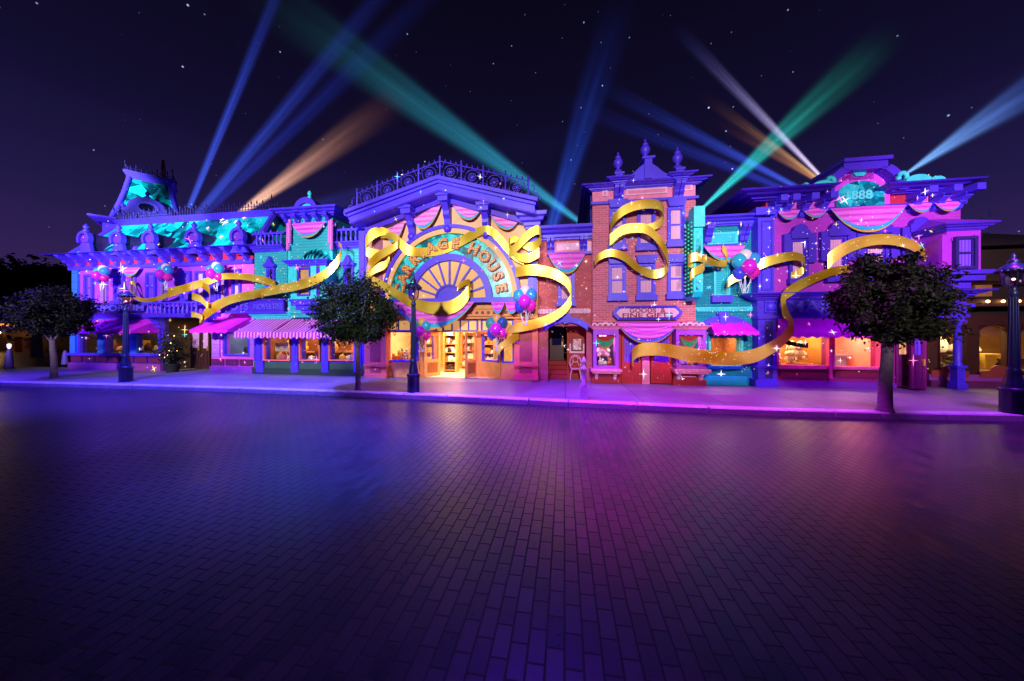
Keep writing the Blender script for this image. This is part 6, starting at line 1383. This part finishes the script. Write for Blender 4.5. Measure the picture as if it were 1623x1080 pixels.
# ================================================================== searchlight beams (glowing shafts of lit haze)
def beammat(name, ca, cb, L, r0, r1, st, fade):
    m = bpy.data.materials.new(name); m.use_nodes = True; t = m.node_tree; n = t.nodes; n.clear(); l = t.links
    def M(op, a, b_=None, cl=False):
        o = n.new('ShaderNodeMath'); o.operation = op; o.use_clamp = cl
        for i, v in enumerate((a, b_)):
            if v is None: continue
            if isinstance(v, (int, float)): o.inputs[i].default_value = v
            else: l.new(v, o.inputs[i])
        return o.outputs[0]
    tc = n.new('ShaderNodeTexCoord'); sx = n.new('ShaderNodeSeparateXYZ'); l.new(tc.outputs['Object'], sx.inputs[0])
    zf = M('DIVIDE', sx.outputs[2], L, True); rad = M('ADD', r0, M('MULTIPLY', zf, r1-r0))
    d2 = M('DIVIDE', M('ADD', M('MULTIPLY', sx.outputs[0], sx.outputs[0]), M('MULTIPLY', sx.outputs[1], sx.outputs[1])), M('MULTIPLY', rad, rad))
    fall = M('POWER', M('SUBTRACT', 1.0, d2, True), 2.8); ax = M('POWER', M('SUBTRACT', 1.0, zf, True), fade)
    cb_ = n.new('ShaderNodeCombineXYZ'); l.new(M('DIVIDE', sx.outputs[0], rad), cb_.inputs[0]); l.new(M('DIVIDE', sx.outputs[1], rad), cb_.inputs[1]); l.new(M('MULTIPLY', zf, .8), cb_.inputs[2])
    nz = n.new('ShaderNodeTexNoise'); nz.inputs['Scale'].default_value = 2.6; nz.inputs['Detail'].default_value = 1; l.new(cb_.outputs[0], nz.inputs['Vector'])
    fall = M('MULTIPLY', fall, M('MULTIPLY', M('POWER', nz.outputs[0], 2.0), 5.0))
    s_ = M('MULTIPLY', M('DIVIDE', M('MULTIPLY', fall, ax), rad), st)
    mx = n.new('ShaderNodeMix'); mx.data_type = 'RGBA'; l.new(M('POWER', zf, .7), mx.inputs[0]); mx.inputs[6].default_value = (*lin(ca), 1); mx.inputs[7].default_value = (*lin(cb), 1)
    em = n.new('ShaderNodeEmission'); l.new(mx.outputs[2], em.inputs[0]); l.new(s_, em.inputs[1])
    o = n.new('ShaderNodeOutputMaterial'); l.new(em.outputs[0], o.inputs['Volume']); return m
def beam(label, x0, y0, x1, y1, n, r0, r1, ca, cb=None, st=.4, fade=1.0):
    x1, y1, r1, fade, st = x0+(x1-x0)*1.3, y0+(y1-y0)*1.3, r0+(r1-r0)*1.25, fade+.6, st*1.35; A, B_ = U(x0,y0,n), U(x1,y1,n); k = (CA*FO.y-n)/FPX
    P, Q = Vector((A[0],-n,A[1])), Vector((B_[0],-n,B_[1])); L = (Q-P).length; r0 *= k; r1 *= k*1.0
    b = MB(); kk = 20; b.lathe(0, 0, [(r0,0),(r1,L)], kk, True)
    me = bpy.data.meshes.new('searchlight_beam'); me.from_pydata(b.v, [], b.f); me.materials.append(beammat('beam haze', ca, cb or ca, L, r0, r1, st, fade))
    o = bpy.data.objects.new('searchlight_beam', me); COL.objects.link(o); o.matrix_world = FM @ Matrix.Translation(P) @ (Q-P).to_track_quat('Z','Y').to_matrix().to_4x4()
    return tag(o, label, 'light beam')
BLU, BLU2 = (70,100,255), (40,60,200)
beam('narrow steep blue beam rising above the projected crystal corner tower', 299, 330, 440, -12, -5, 6, 14, BLU, BLU2, .5, .6)
beam('blue beam left of the orange beam, rising from the long mansard roof', 312, 340, 590, 8, -5.5, 8, 22, BLU, BLU2, .34, .7)
beam('faint lower blue beam beside the orange beam over the mansard roof', 318, 345, 650, 20, -6, 8, 26, BLU2, BLU2, .24, .8)
beam('orange beam rising from the roof behind the teal shop', 380, 338, 590, 186, -5, 7, 34, (255,196,160), (150,80,70), .95, 1.3)
beam('broad faint blue beam low behind the arched gable cresting', 420, 350, 860, 232, -6.5, 14, 40, (40,50,140), (30,40,120), .25, 1.0)
beam('wide teal beam fading green above the arched gable', 931, 361, 500, 50, -5, 5, 62, (60,190,240), (20,90,60), .42, 1.2)
beam('broad blue beam rising left of the tall brick building', 868, 380, 962, 70, -6, 14, 40, (40,90,230), (20,30,130), .4, .9)
beam('cyan beam turning green from the top of the blade sign', 1112, 331, 1345, 116, -2.0, 3, 34, (60,240,250), (20,130,70), .6, .9)
beam('white beam edged blue, steepest of the fan left of the pediment', 1306, 286, 1118, 92, -3, 3, 12, (240,220,255), (40,60,200), .7, 1.2)
beam('thin orange beam in the fan left of the pediment', 1302, 288, 1150, 178, -3, 3, 11, (255,190,120), (120,60,30), .5, 1.2)
beam('dim orange beam, lowest of the fan left of the pediment', 1300, 290, 1158, 206, -3.2, 3, 9, (240,160,90), (110,50,20), .35, 1.2)
beam('blue beam behind the cyan to green beam, left of the pediment', 1268, 300, 1010, 166, -4, 5, 16, BLU, BLU2, .45, 1.0)
beam('faint broad blue beam lowest over the cyan brick roof', 1262, 308, 968, 190, -4.5, 6, 18, BLU2, BLU2, .35, 1.0)
beam('wide blue beam rising right of the arched pediment', 1438, 274, 1668, 120, -3, 3, 34, (130,190,255), (40,60,200), .5, .6)

# ================================================================== sparkles thrown on the fronts
bpy.context.view_layer.update()
dg = bpy.context.evaluated_depsgraph_get()
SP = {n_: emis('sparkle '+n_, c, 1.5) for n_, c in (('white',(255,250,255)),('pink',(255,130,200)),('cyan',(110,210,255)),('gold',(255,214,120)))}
camp = Vector((0,0,CAMZ)); FI = FM.inverted()
def spark_at(x, y):
    d = Vector(((x-CX)/FPX, 1, (HOR-y)/FPX)).normalized()
    ok, loc, nor, _, ob, _ = S.ray_cast(dg, camp, d)
    if not ok or loc.y > 24 or 'searchlight' in ob.name or (ob.parent and 'tree' in ob.parent.name): return None
    if nor.dot(d) > 0: nor = -nor
    if abs(nor.z) > .85: return None
    return loc, nor
def starv(loc, nor, s, longz=1.0, rot=0.0):
    z = Vector((0,0,1)); a = z.cross(nor)
    if a.length < .1: a = Vector((1,0,0))
    a.normalize(); u_ = nor.cross(a).normalized(); c, sn = math.cos(rot), math.sin(rot); A, B_ = a*c+u_*sn, u_*c-a*sn
    p = loc + nor*.035; out = []
    for i in range(8):
        t = PI*i/4; r_ = s*(longz if i in (2,6) else 1) if i % 2 == 0 else s*.13
        out.append(p + A*r_*math.cos(t) + B_*r_*math.sin(t))
    return out, p + nor*s*.12, p - nor*.02
rnd = random.Random(5); big = []
AREAS = [('mansard building', 120, 395, 345, 585, 34), ('teal shop', 408, 575, 350, 580, 22), ('arched shop', 585, 845, 270, 595, 40), ('red brick stair building', 860, 935, 370, 560, 14), ('tall brick building', 942, 1098, 285, 605, 32), ('cyan brick building', 1105, 1192, 350, 600, 18), ('magenta corner building', 1202, 1480, 265, 600, 40)]
for nm, xa, xb, ya, yb, cnt in AREAS:
    made = 0; tries = 0
    while made < cnt and tries < 400:
        tries += 1; x, y = rnd.uniform(xa,xb), rnd.uniform(ya,yb); hsp = spark_at(x, y)
        if not hsp: continue
        s_ = (1.8 + 4.6*rnd.random()**3)*(hsp[0]-camp).length/FPX; k = rnd.choices(('white','pink','cyan','gold'), (6,3,3,1))[0]
        pts, cf, cb = starv(hsp[0], hsp[1], s_, rnd.choice((1,1,1.5)), rnd.choice((0,0,0,.5)))
        q = [FI @ p_ for p_ in pts+[cf,cb]]; b = MB(); f = []
        for i in range(8): f += [(i,(i+1)%8,8),((i+1)%8,i,9)]
        b.add(q, f); o = b.link('sparkle', SP[k], None, tuple(q[8]))
        tag(o, '%s four pointed sparkle of light on the %s' % (k, nm), 'sparkle', '%s sparkles on the %s' % (k, nm)); made += 1
b = MB()
for i in range(1100):
    nm, xa, xb, ya, yb, cnt = rnd.choice(AREAS); x, y = rnd.uniform(xa,xb), rnd.uniform(ya,yb)
    if rnd.random() < .5: x, y = rnd.choice(((rnd.gauss(1030,30),rnd.gauss(395,40)),(rnd.gauss(880,22),rnd.gauss(460,35)),(rnd.gauss(1100,40),rnd.gauss(560,20)),(rnd.gauss(430,60),rnd.gauss(450,25)),(rnd.gauss(1330,60),rnd.gauss(400,40))))
    hsp = spark_at(x, y)
    if hsp: b.ball(tuple(FI @ (hsp[0]+hsp[1]*.03)), rnd.uniform(.22,.6)*(hsp[0]-camp).length/FPX, 5, 3)
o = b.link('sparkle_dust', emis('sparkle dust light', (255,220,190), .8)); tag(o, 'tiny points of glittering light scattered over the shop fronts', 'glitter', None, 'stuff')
